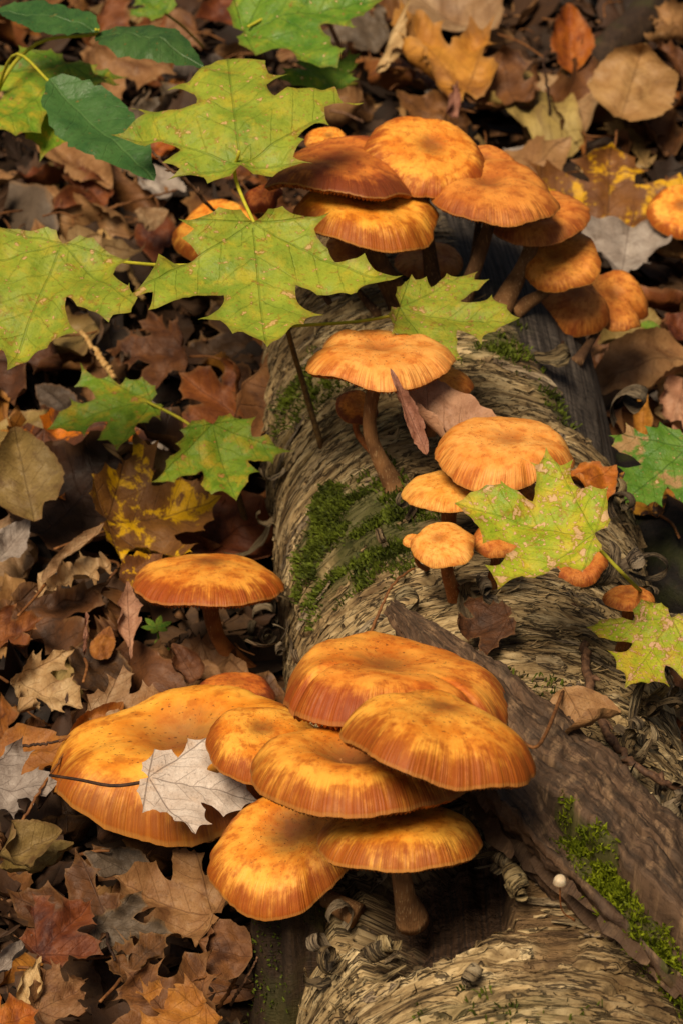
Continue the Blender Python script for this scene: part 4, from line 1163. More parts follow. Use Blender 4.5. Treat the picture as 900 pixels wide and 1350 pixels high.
def leaf(label, kind, mat, b, t, z, tilt=8, lean=0, width=1.0, bends=(), cup=0.0, fold=0.10, crumple=0.05, seed=None, res=0.06, stalk=None, rim=0.0, jit=0.02, group='fallen leaves', name=None, stalkmat='petiole', onlog=False, bites=0):
    seed = seed if seed is not None else abs(hash(label)) % 1
    n = normal(tilt, lean)
    if onlog: base = hit(*b) + np.array([0, 0, z])
    else: base = at_z(b[0], b[1], z)
    tip = plane_hit(t[0], t[1], base, n)
    L = float(np.linalg.norm(tip - base))
    nm = name or {'maple': 'fallen_maple_leaf', 'oak': 'fallen_oak_leaf'}.get(kind, 'fallen_leaf')
    me = leaf_mesh(nm, kind, L, width, bends, cup, fold, crumple, seed, res, jit, rim, bites)
    me.materials.append(LM[mat])
    o = link(nm, me); o.matrix_world = frame(base, tip, n); o.matrix_basis = frame(base, tip, n)
    tag(o, label, 'leaf', group)
    if stalk:
        pts = [base]
        for (sx, sy, sz) in stalk: pts.append(at_z(sx, sy, sz))
        petiole(o, pts, 0.0007, stalkmat)
    return o

PI = math.pi
B1 = lambda a, off, k: (math.radians(a), off, k, True)         # roll of one side
B2 = lambda a, off, k: (math.radians(a), off, k, False)        # bend of the whole blade
Z1, Z2, Z3 = 0.022, 0.034, 0.046
HERO = [
 # --- far litter, right of the top
 ('wide pale tan leaf flat at the far edge of the litter', 'ovate', 'pale', (655, 45), (520, -10), Z2, 10, 0, 1.2, (B2(0, 0, .6),), .1),
 ('amber maple leaf with a rolled pale edge behind the far cluster', 'maple', 'amber', (612, 128), (520, 15), Z3, 18, 0, .75, (B1(180, .10, 5.0),), .2),
 ('rolled pale leaf edge standing beside the amber maple leaf', 'ovate', 'pale', (490, 112), (535, 10), Z3, 25, -20, .7, (B1(180, -.1, 6.0),), 0),
 ('small pink brown folded leaf behind the largest far mushroom', 'ovate', 'pink', (590, 165), (598, 112), Z3, 30, 20, .8, (B2(0, 0, 3),), 0),
 ('large curled brown maple leaf with upturned points behind the far cluster', 'maple', 'brown', (680, 158), (655, 62), Z2, 30, 0, 1.1, (B2(90, 0, 1.8), B1(0, .2, 3)), .3),
 ('upright amber orange leaf with wavy edge at the far litter edge', 'ovate', 'orange', (752, 104), (748, 12), Z3, 36, 0, .95, (B2(0, 0, .9),), .2),
 ('pale yellowish leaf with a hole leaning against the dead branch', 'ovate', 'tan', (812, 172), (846, 58), Z3, 34, 10, .62, (B2(0, 0, -3.2), B1(90, .2, 2.5)), 0.2),
 ('long pale grey brown oak leaf slanting below the dead branch', 'oak', 'olive', (772, 88), (850, 248), Z2, 14, 0, 1.25, (B2(0, 0, 1.0),), .1),
 ('brown maple leaf with bright yellow patches right of the far cluster', 'maple', 'yblotch', (800, 308), (800, 196), Z2, 26, 6, 1.15, (B1(90, .1, 1.2),), .2),
 ('small whitish veined leaf under the yellow patched maple leaf', 'round', 'grey', (828, 300), (816, 380), Z3, 12, 0, 1.05, (), .2),
 ('grey leaf scrap behind the tan mushrooms of the far cluster', 'ovate', 'grey', (722, 214), (662, 200), Z2, 10, 0, 1, (), .1),
 ('brown curled leaf at the far right beside the dead branch', 'ovate', 'brown', (905, 130), (866, 50), Z3, 25, 20, .8, (B2(0, 0, 3),), 0),
 ('grey brown crumpled leaf at the far edge under the dark green maple leaf', 'maple', 'greydark', (500, 70), (455, 10), Z2, 15, 0, 1, (B1(0, .1, 3),), .3),
 ('broad dull tan leaf behind the dark drooping mushroom', 'ovate', 'tan', (532, 150), (448, 175), Z1, 14, 0, 1.1, (), .2),
 ('dull brown leaf in the shade behind the far cluster', 'maple', 'brown', (760, 185), (690, 190), Z1, 10, 0, 1.1, (), .2),
 ('tan leaf bent under the lone golden brown mushroom', 'ovate', 'tan', (900, 345), (842, 318), Z2, 12, 0, 1, (B2(0, 0, 2),), .1),
 # --- right side
 ('tan leaf rolled into a long tube right of the bare wood', 'ovate', 'tan', (920, 462), (772, 520), Z3, 12, 0, .95, (B2(0, .02, 4.2),), 0),
 ('rust orange leaf at the right beside the rolled tan leaf', 'ovate', 'rust', (925, 440), (868, 425), Z3, 20, 0, 1.2, (), .1),
 ('yellowish tan leaf with a hole right of the torn mushroom', 'ovate', 'olive', (868, 425), (786, 462), Z2, 14, 0, .8, (), .2),
 ('pinkish brown leaf curled over at the right margin of the litter', 'round', 'pink', (910, 500), (880, 580), Z3, 25, -20, 1.0, (B2(20, 0, 3),), .1),
 ('thin orange brown leaf standing on edge beside the bark roll', 'lance', 'amber', (846, 596), (850, 512), Z2, 55, -40, 1.3, (B2(0, 0, 3),), .1),
 ('flat grey brown leaf beside the bark roll', 'ovate', 'greydark', (768, 590), (850, 640), Z2, 8, 0, .9, (), .1),
 ('bright orange folded leaf beside the plump golden mushroom', 'ovate', 'orange', (752, 660), (812, 610), 0.105, 30, 0, 1.1, (B1(-60, .03, 5),), 0),
 ('orange leaf blotched with black above the shadow black log', 'maple', 'bblotch', (910, 640), (860, 752), 0.05, 30, -8, 1.15, (B2(0, 0, .8),), .1),
 ('mottled orange and yellow leaf behind the torn green maple leaf', 'ovate', 'bblotch', (870, 680), (815, 628), 0.05, 25, 0, 1.1, (), .1),
 ('reddish brown rolled leaf right of the twig on the log', 'ovate', 'rust', (905, 975), (818, 935), 0.055, 20, 0, .7, (B2(0, 0, 5),), 0),
 ('cream leaf scrap at the right margin below the spotted maple leaf', 'ovate', 'pale', (908, 925), (872, 948), 0.06, 25, 0, .9, (B2(0, 0, 3),), 0),
 ('dark brown leaf in the shade below the spotted maple leaf', 'maple', 'red', (900, 905), (840, 880), 0.04, 20, 0, 1.0, (B2(0, 0, 2),), .1),
 # --- left, far
 ('pale orange tan leaf between the narrow green leaves', 'maple', 'tan', (120, 75), (235, 108), Z3, 18, 0, .9, (B1(-90, .1, 2),), .1),
 ('tan orange leaf below the narrow green leaf', 'ovate', 'tan', (60, 185), (150, 262), Z3, 20, 0, .95, (B2(0, 0, 1),), .1),
 ('small reddish orange leaf at the far edge left of the green maple leaf', 'ovate', 'rust', (330, 10), (258, 32), Z3, 25, 0, .9, (), .1),
 ('orange brown leaf under the narrow green leaf beside the dry bud twig', 'ovate', 'orange', (165, 215), (240, 180), Z2, 20, 0, .9, (), .2),
 ('small pale leaf curled over a red brown leaf left of the far cluster', 'ovate', 'pale', (165, 305), (222, 282), Z3, 25, 10, .8, (B1(-90, .0, 5),), 0),
 ('red brown leaf hanging below the small pale curled leaf', 'ovate', 'rust', (205, 285), (205, 352), Z2, 25, 0, .9, (), .1),
 ('pale grey tan leaf left of the orange mushroom behind the maple leaves', 'ovate', 'grey', (190, 225), (248, 278), Z2, 10, 0, .7, (), .1),
 # --- left, middle
 ('dark reddish curled leaf at the left margin under the big green leaf', 'maple', 'red', (-20, 470), (118, 500), Z3, 18, 0, .9, (B1(90, .1, 4),), .1),
 ('brown leaf bent over below the big green leaf', 'maple', 'brown', (250, 470), (140, 470), Z3, 20, 0, .95, (B1(-90, .0, 2),), .1),
 ('grey brown pointed leaf under the dark reddish curled leaf', 'ovate', 'greydark', (100, 545), (48, 515), Z3, 15, 0, 1, (), .1),
 ('large rust brown leaf with upturned edge behind the small green leaves', 'maple', 'rust', (330, 560), (240, 500), Z3, 30, -12, .9, (B1(-30, .1, 3),), .2),
 ('dull brown leaf in the shade beside the log under the maple leaves', 'ovate', 'dark', (330, 505), (250, 540), Z2, 20, 0, 1.1, (), .1),
 ('yellowish tan leaf lying flat at the left margin', 'ovate', 'olive', (-25, 590), (82, 550), Z2, 10, 0, .9, (B2(0, 0, -.8),), .1),
 ('upright tan leaf with dark branching veins at the left margin', 'ovate', 'olive', (46, 690), (20, 566), Z3 + .012, 40, 8, 1.15, (B2(0, 0, .6),), .0),
 ('small blue grey leaf at the left margin below the upright tan leaf', 'ovate', 'grey', (-8, 745), (38, 692), Z3, 25, 10, 1.0, (B2(0, 0, 1.2),), .1),
 ('large dark brown leaf left of the orange blotched maple leaf', 'ovate', 'dark', (40, 725), (165, 600), Z2, 14, 0, 1.2, (), .1),
 ('brown maple leaf with orange blotches under the small green leaves', 'maple', 'oblotch', (58, 565), (205, 690), Z3, 20, 0, .8, (B1(0, .2, 2),), .1),
 ('large brown leaf with yellow blotches behind the lone flat mushroom', 'maple', 'yblotch', (140, 700), (292, 660), Z3, 24, 8, 1.1, (B1(0, .2, 2),), .1),
 ('yellow green tinted leaf end behind the lone flat mushroom', 'ovate', 'yblotch', (160, 770), (215, 732), Z3, 24, 0, 1.0, (), .1),
 ('pale lobed oak leaf left of the lone flat mushroom', 'oak', 'pale', (148, 752), (32, 790), Z3 + .01, 22, 0, 1.35, (B2(0, 0, .8),), .1),
 ('torn pale edged leaf curling between the blotched leaves', 'lance', 'pale', (60, 770), (140, 690), Z3 + .01, 40, -30, .8, (B2(0, 0, 3),), .1),
 ('pinkish rolled leaf standing left of the small green sprout', 'lance', 'pink', (172, 872), (168, 768), Z3, 40, 10, 1.2, (B2(0, 0, 5),), 0),
 ('dark brown crumpled leaf below the pale oak leaf', 'maple', 'red', (20, 810), (120, 890), Z2, 12, 0, 1.0, (B1(0, .1, 2),), .2),
 ('small tan rolled leaf below the pale oak leaf', 'ovate', 'pink', (112, 868), (116, 812), Z3, 35, 0, .7, (B2(0, 0, 5),), 0),
 ('small bright tan leaf scrap beside the pinkish rolled leaf', 'ovate', 'amber', (128, 872), (146, 826), Z3, 30, 0, .9, (), .1),
 ('rust leaf fragment at the left margin below the blotched leaves', 'maple', 'rust', (-10, 850), (60, 815), Z3, 18, 0, 1.0, (B2(0, 0, 1.5),), .1),
 ('dark leaf left of the small green sprout', 'ovate', 'dark', (160, 930), (100, 860), Z2, 12, 0, 1.0, (), .1),
 ('brown leaf scrap between the sprout and the log', 'ovate', 'brown', (262, 902), (228, 850), Z3, 25, 0, 1.0, (B2(0, 0, 2),), .1),
 ('tan leaf scrap behind the small russet mushroom', 'ovate', 'tan', (292, 895), (240, 880), Z2, 20, 0, 1.0, (B2(0, 0, 2),), .1),
 # --- left, near
 ('pale tan crumpled leaf at the left margin above the flat amber leaf', 'maple', 'pale', (12, 900), (112, 945), Z3, 20, 0, .9, (B1(0, .1, 3), B1(-90, .1, 2)), .2),
 ('large flat amber leaf left of the funnel mushroom', 'ovate', 'amber', (-30, 1010), (112, 985), Z2, 8, 0, .8, (), .05),
 ('ochre leaf standing against the funnel mushroom', 'ovate', 'amber', (98, 1002), (165, 935), Z3, 30, 0, 1.0, (B2(0, 0, .9),), .1),
 ('pale tan leaf with curled edge behind the funnel mushroom', 'maple', 'pale', (128, 955), (238, 918), Z3 + .01, 28, 0, .8, (B1(90, .1, 3),), .2),
 ('whitish dark veined leaf at the left margin beside the funnel mushroom', 'maple', 'grey', (-30, 1040), (82, 1044), Z3 + .01, 16, 0, .9, (B2(0, 0, .6),), .1),
 ('yellowish tan curled leaf at the left margin under the funnel mushroom', 'ovate', 'olive', (-12, 1140), (84, 1100), Z3, 26, 0, .95, (B1(-90, .0, 4),), .1),
 ('olive brown leaf folded under the yellowish curled leaf', 'ovate', 'olive', (100, 1128), (0, 1156), Z2, 14, 0, .8, (B2(0, 0, 1),), .1),
 ('reddish brown maple leaf at the lower left of the litter', 'maple', 'red', (145, 1222), (10, 1180), Z3, 20, 0, .8, (B2(0, 0, .8),), .1),
 ('rust maple leaf overlapping the reddish brown one', 'maple', 'rust', (50, 1262), (130, 1185), Z3 + .008, 22, 6, .8, (B1(90, .1, 1.5),), .1),
 ('large tan maple leaf under the front mushroom cluster', 'maple', 'tan', (282, 1212), (150, 1165), Z2, 18, 0, .95, (B2(0, 0, .5),), .05),
 ('grey brown veined leaf resting on the large tan leaf', 'maple', 'greydark', (128, 1232), (230, 1240), Z2 + .012, 18, 0, .8, (B2(0, 0, .5),), .1),
 ('brown leaf curled into a shell left of the rotten stump', 'round', 'brown', (330, 1270), (225, 1240), Z3, 25, 10, .85, (B1(90, .05, 4.5),), .2),
 ('dark reddish leaf curled beside the grey brown veined leaf', 'maple', 'red', (160, 1290), (222, 1235), Z2 + .01, 20, 0, .9, (B1(0, .1, 3),), .1),
 ('pale curled leaf with a hole at the lower left', 'ovate', 'pale', (30, 1335), (58, 1262), Z3, 30, -20, .9, (B2(0, 0, 3.4),), .1),
 ('brown twisted leaf right of the pale leaf with a hole', 'maple', 'tan', (50, 1335), (135, 1290), Z3, 24, 10, .8, (B1(90, .05, 3), B1(0, .2, 2)), .1),
 ('large brown maple leaf at the lower left with folded upper edge', 'maple', 'brown', (250, 1375), (150, 1275), Z3, 20, 0, 1.0, (B1(90, .2, 2.5),), .1),
 ('orange tan maple leaf at the foot of the rotten stump', 'maple', 'amber', (272, 1330), (180, 1380), Z3 + .012, 12, 0, 1.25, (B2(0, 0, .5),), .05),
 ('bright orange leaf in the lower left corner', 'maple', 'orange', (-30, 1365), (52, 1330), Z3 + .01, 18, 0, 1.15, (), .05),
 ('pale grey leaf at the left margin above the bright orange leaf', 'ovate', 'grey', (-20, 1300), (45, 1240), Z3, 25, 0, .8, (B2(0, 0, 2),), .1),
 ('pale brown leaf in the shade under the funnel mushroom', 'ovate', 'greydark', (200, 1150), (110, 1130), Z2, 14, 0, .9, (B2(0, 0, 1.5),), .1),
]
for i_, h_ in enumerate(HERO):
    lab, kind, mat, b, t, z, tilt, lean, width, bends, cup = h_
    st_ = None
    if i_ % 3 == 0:
        dx, dy = b[0] - t[0], b[1] - t[1]
        st_ = [(b[0] + dx * 0.2 + 4, b[1] + dy * 0.2, z + 0.004), (b[0] + dx * 0.45, b[1] + dy * 0.45 + 6, z + 0.006)]
    leaf(lab, kind, mat, b, t, z, tilt, lean, width, bends, cup, (0.5, -0.45, 0.6)[i_ % 3], 0.13 + 0.10 * ((i_ * 7) % 5) / 4, 100 + i_, 0.062, st_, rim=0.06 + 0.14 * ((i_ * 5) % 4) / 3, jit=0.03, bites=(0, 2, 1, 3)[i_ % 4])

# leaves lying on mushrooms and log
leaf('white dark veined maple leaf lying on the large funnel mushroom', 'maple', 'white', (196, 1030), (346, 1052), 0.094, 22, 4, .78, (B1(0, .25, 2.4), B1(180, .28, 2.2), B1(90, .2, -1.2)), 0.05, 0.3, 0.09, 301, 0.05, [(150, 1036, 0.094), (105, 1028, 0.09), (66, 1022, 0.085)], stalkmat='petiole_dark', group='leaves on the mushrooms and log')
leaf('folded pinkish brown leaf draped over the mushrooms on the log', 'ovate', 'pink', (640, 630), (498, 488), 0.142, 34, 8, .72, (B1(180, .0, 6.0), B1(90, .22, -3.0), B1(0, .12, -3.0)), 0.1, 0.4, 0.16, 302, 0.045, group='leaves on the mushrooms and log', rim=0.1, bites=3)
leaf('curled pinkish leaf flap behind the tall mushroom stem', 'lance', 'pink', (560, 600), (512, 486), 0.165, 52, 20, 1.2, (B2(0, 0, 6.5),), 0, 0.3, 0.14, 303, 0.05, group='leaves on the mushrooms and log', bites=2)
leaf('dark red brown crumpled leaf on the log above the wood slab', 'maple', 'red', (668, 850), (580, 838), 0.012, 20, 0, .8, (B1(90, .0, 3), B1(0, .2, 3)), 0.3, 0.15, 0.12, 304, 0.06, onlog=True, group='leaves on the mushrooms and log')
leaf('small curled tan leaf with thin stalk on the wood slab', 'ovate', 'tan', (738, 992), (806, 1030), 0.030, 25, 0, 1.0, (B1(90, -.1, 5), B1(0, .3, 6)), 0.2, 0.15, 0.12, 305, 0.06, onlog=True, group='leaves on the mushrooms and log', stalk=[(710, 982, 0.16), (680, 972, 0.16)])

# ------------------------------------------------------------------ scattered litter between the leaves above
VARS = []
rv = random.Random(77)
for k in range(26):
    kind = rv.choice(['maple', 'maple', 'maple', 'oak', 'ovate', 'ovate', 'round'])
    bends = []
    for q in range(rv.choice([1, 1, 2])):
        bends.append((rv.uniform(0, 6.28), rv.uniform(-0.1, 0.2), rv.choice([-1, 1, 1, 1]) * rv.uniform(0.8, 4.5), rv.random() < 0.65))
    me = leaf_mesh('fallen_%s_leaf' % kind if kind in ('maple', 'oak') else 'fallen_leaf', kind, 1.0, rv.uniform(0.7, 1.1), bends, rv.uniform(-0.1, 0.45), rv.choice([-0.5, 0.5, 0.7]), rv.uniform(0.14, 0.30), 500 + k, 0.075, 0.03, rv.uniform(0.03, 0.22), rv.choice([0, 1, 2, 4]))
    me.materials.append(LM['brown'])
    kap = max(abs(b_[2]) for b_ in bends)
    VARS.append((kind, me, 'tightly curled' if kap > 3.2 else 'curled' if kap > 1.9 else 'crumpled'))
WORD = {'tan': 'tan', 'pale': 'pale beige', 'brown': 'brown', 'dark': 'dark brown', 'rust': 'rust coloured', 'red': 'reddish brown', 'amber': 'amber', 'greydark': 'grey brown', 'olive': 'olive tan', 'grey': 'pale grey'}
MARKS = [(110, 50, 'behind the narrow blue green leaves'), (40, 180, 'under the narrow leaved plant'), (160, 190, 'beside the dry bud twig'),
         (90, 350, 'under the big yellow green maple leaf'), (230, 290, 'beside the orange mushroom behind the seedling'), (330, 60, 'under the torn deep green maple leaf'),
         (460, 60, 'at the foot of the far brown twig'), (560, 80, 'beside the amber maple leaf'), (680, 120, 'beside the large curled brown maple leaf'), (755, 60, 'beside the upright amber orange leaf'),
         (830, 60, 'beside the dead branch'), (810, 200, 'beside the long pale oak leaf'), (800, 270, 'beside the yellow patched maple leaf'), (880, 330, 'beside the lone golden brown mushroom'),
         (840, 440, 'beside the torn curled mushroom'), (840, 500, 'beside the tan leaf rolled into a tube'), (860, 610, 'under the torn dark green leaf'), (870, 740, 'beside the shadow black log'),
         (870, 880, 'under the spotted maple leaf'), (880, 1020, 'beside the dark knobbly twig'), (60, 500, 'beside the dark reddish curled leaf'), (150, 550, 'under the small green maple leaves'),
         (290, 560, 'between the small seedling and the log'), (40, 640, 'beside the upright dark veined tan leaf'), (120, 680, 'beside the orange blotched maple leaf'), (230, 690, 'beside the yellow blotched leaf'),
         (90, 790, 'beside the pale oak leaf'), (200, 850, 'beside the tiny green sprout'), (300, 850, 'at the foot of the lone flat mushroom'), (50, 920, 'beside the pale tan crumpled leaf'),
         (180, 940, 'behind the large funnel mushroom'), (40, 1040, 'beside the whitish dark veined leaf'), (120, 1120, 'under the large funnel mushroom'), (60, 1210, 'beside the reddish brown maple leaf'),
         (200, 1180, 'beside the large tan maple leaf'), (290, 1250, 'beside the rotten stump'), (60, 1310, 'beside the bright orange leaf'), (200, 1320, 'beside the orange tan maple leaf')]
def zone(px, py): return min(MARKS, key=lambda m: (m[0] - px) ** 2 + (m[1] - py) ** 2)[2]
def scatter():
    rng = random.Random(123); n = 0; tries = 0
    while n < 175 and tries < 5000:
        tries += 1
        px, py = rng.uniform(-60, 960), rng.uniform(-60, 1400)
        z = rng.uniform(0.006, 0.026)
        P = at_z(px, py, z)
        u, ph, rr = log_uv(P)
        if rr < LR * 1.2 and U0 < u < U1: continue
        g = float(ground_z(P[0], P[1])); P[2] = g + z
        kind, me, state = rng.choice(VARS)
        mat = rng.choices(['tan', 'pale', 'brown', 'dark', 'rust', 'red', 'amber', 'greydark', 'olive', 'grey'], [7, 3, 8, 5, 5, 2.5, 3, 2.5, 2, 1])[0]
        L = rng.uniform(0.032, 0.074) * (0.9 if py > 700 else 1.05); size = 'small ' if L < 0.040 else 'large ' if L > 0.054 else ''
        o = link(me.name.split('.')[0], me)
        o.material_slots[0].link = 'OBJECT'; o.material_slots[0].material = LM[mat]
        nn = normal(rng.gauss(8, 20), rng.gauss(0, 20)); a = rng.uniform(0, 6.28)
        d = np.array([math.cos(a), math.sin(a), 0]); d = nrm(d - nn * np.dot(d, nn))
        o.matrix_basis = frame(P, P + d, nn) @ Matrix.Scale(L, 4)
        shp = {'maple': 'maple leaf', 'oak': 'oak leaf'}.get(kind, 'oval leaf')
        tag(o, '%s%s %s %s %s' % (size, state, WORD[mat], shp, zone(px, py)), 'leaf', 'leaves scattered in the litter')
        n += 1
scatter()

def under_litter():                                           # the crushed layer nobody could count
    rng = np.random.RandomState(31); VV, FF, UU, n = [], [], [], 0
    base = []
    for kind in ('maple', 'ovate', 'oak'):
        for s in range(3):
            O = outline(kind, 900 + s, 0.04, 0.11); base.append(O)
    for k in range(3600):
        if k < 2400: x, y = rng.uniform(-0.42, 0.42), rng.uniform(0.78, 2.15)
        else: x, y = rng.uniform(-1.6, 1.6), rng.uniform(0.3, 3.2)
        z = float(ground_z(x, y)) + rng.uniform(0.0, 0.012)
        u, ph, rr = log_uv(np.array([x, y, z]))
        if rr < LR * 0.95 and U0 < u < U1: continue
        O = base[rng.randint(len(base))]; L = rng.uniform(0.02, 0.06)
        P = np.concatenate([[[0, 0.45]], O]); P = np.stack([P[:, 0], P[:, 1] - 0.45, 0.15 * vn(P[:, 0] * 3 + k, P[:, 1] * 3, 0, k % 50)], -1)
        P[:, 2] += rng.uniform(-0.6, 1.4) * P[:, rng.randint(2)] ** 2
        P *= L
        a = rng.uniform(0, 6.28); Rz = np.array([[math.cos(a), -math.sin(a), 0], [math.sin(a), math.cos(a), 0], [0, 0, 1]])
        tx, ty = rng.normal(0, 0.3, 2)
        Rx = np.array([[1, 0, 0], [0, math.cos(tx), -math.sin(tx)], [0, math.sin(tx), math.cos(tx)]]); Ry = np.array([[math.cos(ty), 0, math.sin(ty)], [0, 1, 0], [-math.sin(ty), 0, math.cos(ty)]])
        P = P @ (Rx @ Ry @ Rz).T + np.array([x, y, z])
        m = len(O)
        VV.append(P); FF.append(np.array([(n, n + 1 + i, n + 1 + (i + 1) % m) for i in range(m)])); UU.append(np.full(m + 1, rng.uniform())); n += m + 1
    s = NT('crushed_litter'); c = s.attr('tone', False); o = s.obj(); nz = s.noise(o, 140, 5, 0.65)
    col = s.ramp(c, [(0.0, srgb(28, 19, 13)), (0.35, srgb(48, 32, 20)), (0.6, srgb(66, 44, 27)), (0.85, srgb(56, 34, 20)), (1.0, srgb(88, 62, 40))])
    col = s.mix(s.m('MULTIPLY', s.mr(nz, 0.45, 0.65), 0.55), col, srgb(46, 30, 22))
    mat = s.out(col, 0.7, 0.25, s.bump(nz, 0.5, 0.002))
    me = mesh('leaf_litter', np.concatenate(VV), np.concatenate(FF), mat); setattr_pt(me, 'tone', np.concatenate(UU))
    tag(link('leaf_litter', me), 'crushed dark brown leaf litter covering the forest floor', 'leaf litter', kind='stuff')
under_litter()

# ------------------------------------------------------------------ green plants
def green_leaf(root, kind, mat, b, t, zb, tilt, lean=0, width=1.0, seed=0, stalk=(), bends=(), cup=0.08, fold=0.28, crumple=0.10, stalkmat='petiole_green', res=0.045, sr=0.0008, label=None):
    n = normal(tilt, lean); base = at_z(b[0], b[1], zb); tip = plane_hit(t[0], t[1], base, n)
    L = float(np.linalg.norm(tip - base))
    me = leaf_mesh('leaf', kind, L, width, bends, cup, fold, crumple, seed, res, 0.034, 0.015); me.materials.append(LM[mat])
    o = link('leaf', me, root)
    M = frame(base, tip, n); loc = Matrix.Translation(root.location)
    o.matrix_basis = loc.inverted() @ M
    if label: o['label'] = label
    if stalk:
        P = bez([base + nrm(tip - base) * 0.002] + list(stalk), 12); V, F = tube_geo(P, np.linspace(sr * 0.9, sr * 1.1, 12), 6)
        Mi = np.array(M.inverted()); V = V @ Mi[:3, :3].T + Mi[:3, 3]
        link('petiole', mesh('petiole', V, F, MAT[stalkmat]), o)
    return o

def plant(name, label, base, stem_pts=None, r=0.0014, mat='sapling', cat='seedling'):
    root = empty(name, base); tag(root, label, cat)
    if stem_pts is not None:
        P = bez([base] + list(stem_pts), 20); V, F = tube_geo(P, np.linspace(r * 1.15, r * 0.75, 20), 8, 0.15)
        link('stem', mesh('stem', V - np.array(root.location), F, MAT[mat]), root)
    return root
# A: tall seedling with the three large yellow-green leaves, rooted against the log
sb = hit(424, 590); s1 = at_y(398, 500, sb[1] + 0.004); s2 = at_y(378, 430, sb[1] - 0.01); s3 = at_y(360, 345, sb[1] - 0.02); s4 = at_y(308, 290, sb[1] - 0.02)
RA = plant('maple_seedling', 'tall maple seedling with large yellow green leaves rooted against the log', sb, [s1, s2, s3], 0.0013)
green_leaf(RA, 'maple', 'green', (333, 307), (352, 492), s3[2] + 0.012, 20, 3, 1.02, 601, [s3], (B2(90, 0, .9), B2(0, 0, .5)), 0.05)
green_leaf(RA, 'maple', 'green', (316, 203), (300, 70), 0.236, 10, -4, 1.02, 602, [at_z(312, 240, .22), s3], (B2(90, .1, -.8), B2(0, 0, -.6)), 0.05)
green_leaf(RA, 'maple', 'green', (84, 330), (10, 492), 0.200, 22, 0, 1.1, 603, [at_z(170, 346, .196), at_z(240, 350, .19), s3], (B2(0, 0, .8),), 0.06)
green_leaf(RA, 'maple', 'green', (526, 412), (690, 440), 0.182, 14, 0, .86, 604, [at_z(470, 424, .18), s2], (B2(90, 0, .6),), 0.05)
# B: small seedling between litter and log
gb = hit(330, 760, False); q1 = at_y(324, 690, gb[1]); q2 = at_y(300, 610, gb[1] - 0.01)
RB = plant('maple_seedling', 'small maple seedling with two mid green leaves left of the log', gb, [q1, q2], 0.0018, 'sapling')
green_leaf(RB, 'maple', 'green_mid', (200, 528), (62, 568), 0.085, 20, 0, .72, 611, [at_z(250, 560, .08), q2], (B2(0, 0, .5),), 0.05)
green_leaf(RB, 'maple', 'green_mid', (280, 566), (312, 668), 0.092, 24, 4, 1.05, 612, [q2], (B2(90, .1, .5),), 0.05)
# C: far dark green leaves on a thin twig
cb = hit(492, 185, False); c1 = at_y(470, 110, cb[1]); c2 = at_y(436, 35, cb[1] - 0.02); c3 = at_y(425, 5, cb[1] - 0.03)
RC = plant('maple_seedling', 'far maple seedling with a torn deep green leaf on a brown twig', cb, [c1, c2, c3], 0.0016, 'twig')
green_leaf(RC, 'maple', 'green_deep', (322, 36), (505, 5), 0.185, 18, 0, .95, 621, [at_z(360, 20, .18), c3], (B2(0, 0, .4),), 0.05)
green_leaf(RC, 'maple', 'green_deep', (440, 120), (400, 60), 0.15, 18, 0, .9, 622, [c1], (), 0.05)
green_leaf(RC, 'maple', 'green_deep', (218, 18), (182, -10), 0.14, 20, 0, 1.1, 623, [at_z(240, 34, .125), at_z(268, 62, .09)], (), 0.05)
# D: left plant with narrow blue-green leaves, and the soft maple leaf under it
db = at_z(-40, 300, 0.0); d1 = at_z(-10, 140, 0.17); d2 = at_z(45, 60, 0.20); d3 = at_z(128, 45, 0.212)
RD = plant('narrow_leaved_plant', 'plant with narrow blue green leaves arching over the left litter', db, [d1, d2, d3], 0.0011, 'petiole_green', 'plant')
green_leaf(RD, 'lance', 'green_blue', (132, 40), (-12, 12), 0.222, 6, 0, 1.25, 631, [d3], (B2(0, 0, -1.0),), 0)
green_leaf(RD, 'lance', 'green_blue', (126, 38), (268, 82), 0.222, 6, 0, 1.25, 632, [d3], (B2(0, 0, -1.0), B2(90, 0, -.6)), 0)
dj = at_z(62, 100, 0.22)
green_leaf(RD, 'lance', 'green_blue', (66, 108), (204, 240), 0.222, 16, 0, 1.05, 633, [at_z(20, 72, .215), d1], (B2(0, 0, -1.0),), 0)
green_leaf(RD, 'lance', 'green_blue', (128, 160), (186, 184), 0.10, 10, 0, 1.1, 634, [d1], (), 0)
eb = at_z(-60, 260, 0.0); e1 = at_z(-30, 160, 0.12)
RE = plant('maple_seedling', 'maple seedling with soft green leaves beneath the narrow leaved plant', eb, [e1, at_z(60, 100, .17)], 0.0011)
green_leaf(RE, 'maple', 'green_mid', (88, 92), (-20, 190), 0.185, 14, 0, 1.0, 641, [e1], (), 0.05)
green_leaf(RE, 'maple', 'green_mid', (96, 100), (52, 212), 0.180, 22, 0, .8, 642, [e1], (), 0.05)
green_leaf(RE, 'maple', 'green_mid', (90, 95), (128, 150), 0.178, 14, 0, .9, 643, [e1], (), 0.05)
# F: right seedling with the two spotted leaves
fb = hit(925, 905); f1 = at_y(900, 830, fb[1]); f2 = at_y(872, 805, fb[1] - 0.01)
RF = plant('maple_seedling', 'maple seedling with tan spotted yellow green leaves over the log', fb, [f1, f2], 0.0012, 'petiole_green')
green_leaf(RF, 'maple', 'green_spot', (783, 711), (598, 668), 0.182, 24, -4, .86, 651, [at_z(800, 735, .175), at_z(832, 768, .155), f2], (B2(0, 0, .4),), 0.05)
green_leaf(RF, 'maple', 'green_spot', (884, 818), (820, 916), 0.128, 26, 0, .98, 652, [f2], (B2(90, 0, .4),), 0.05)
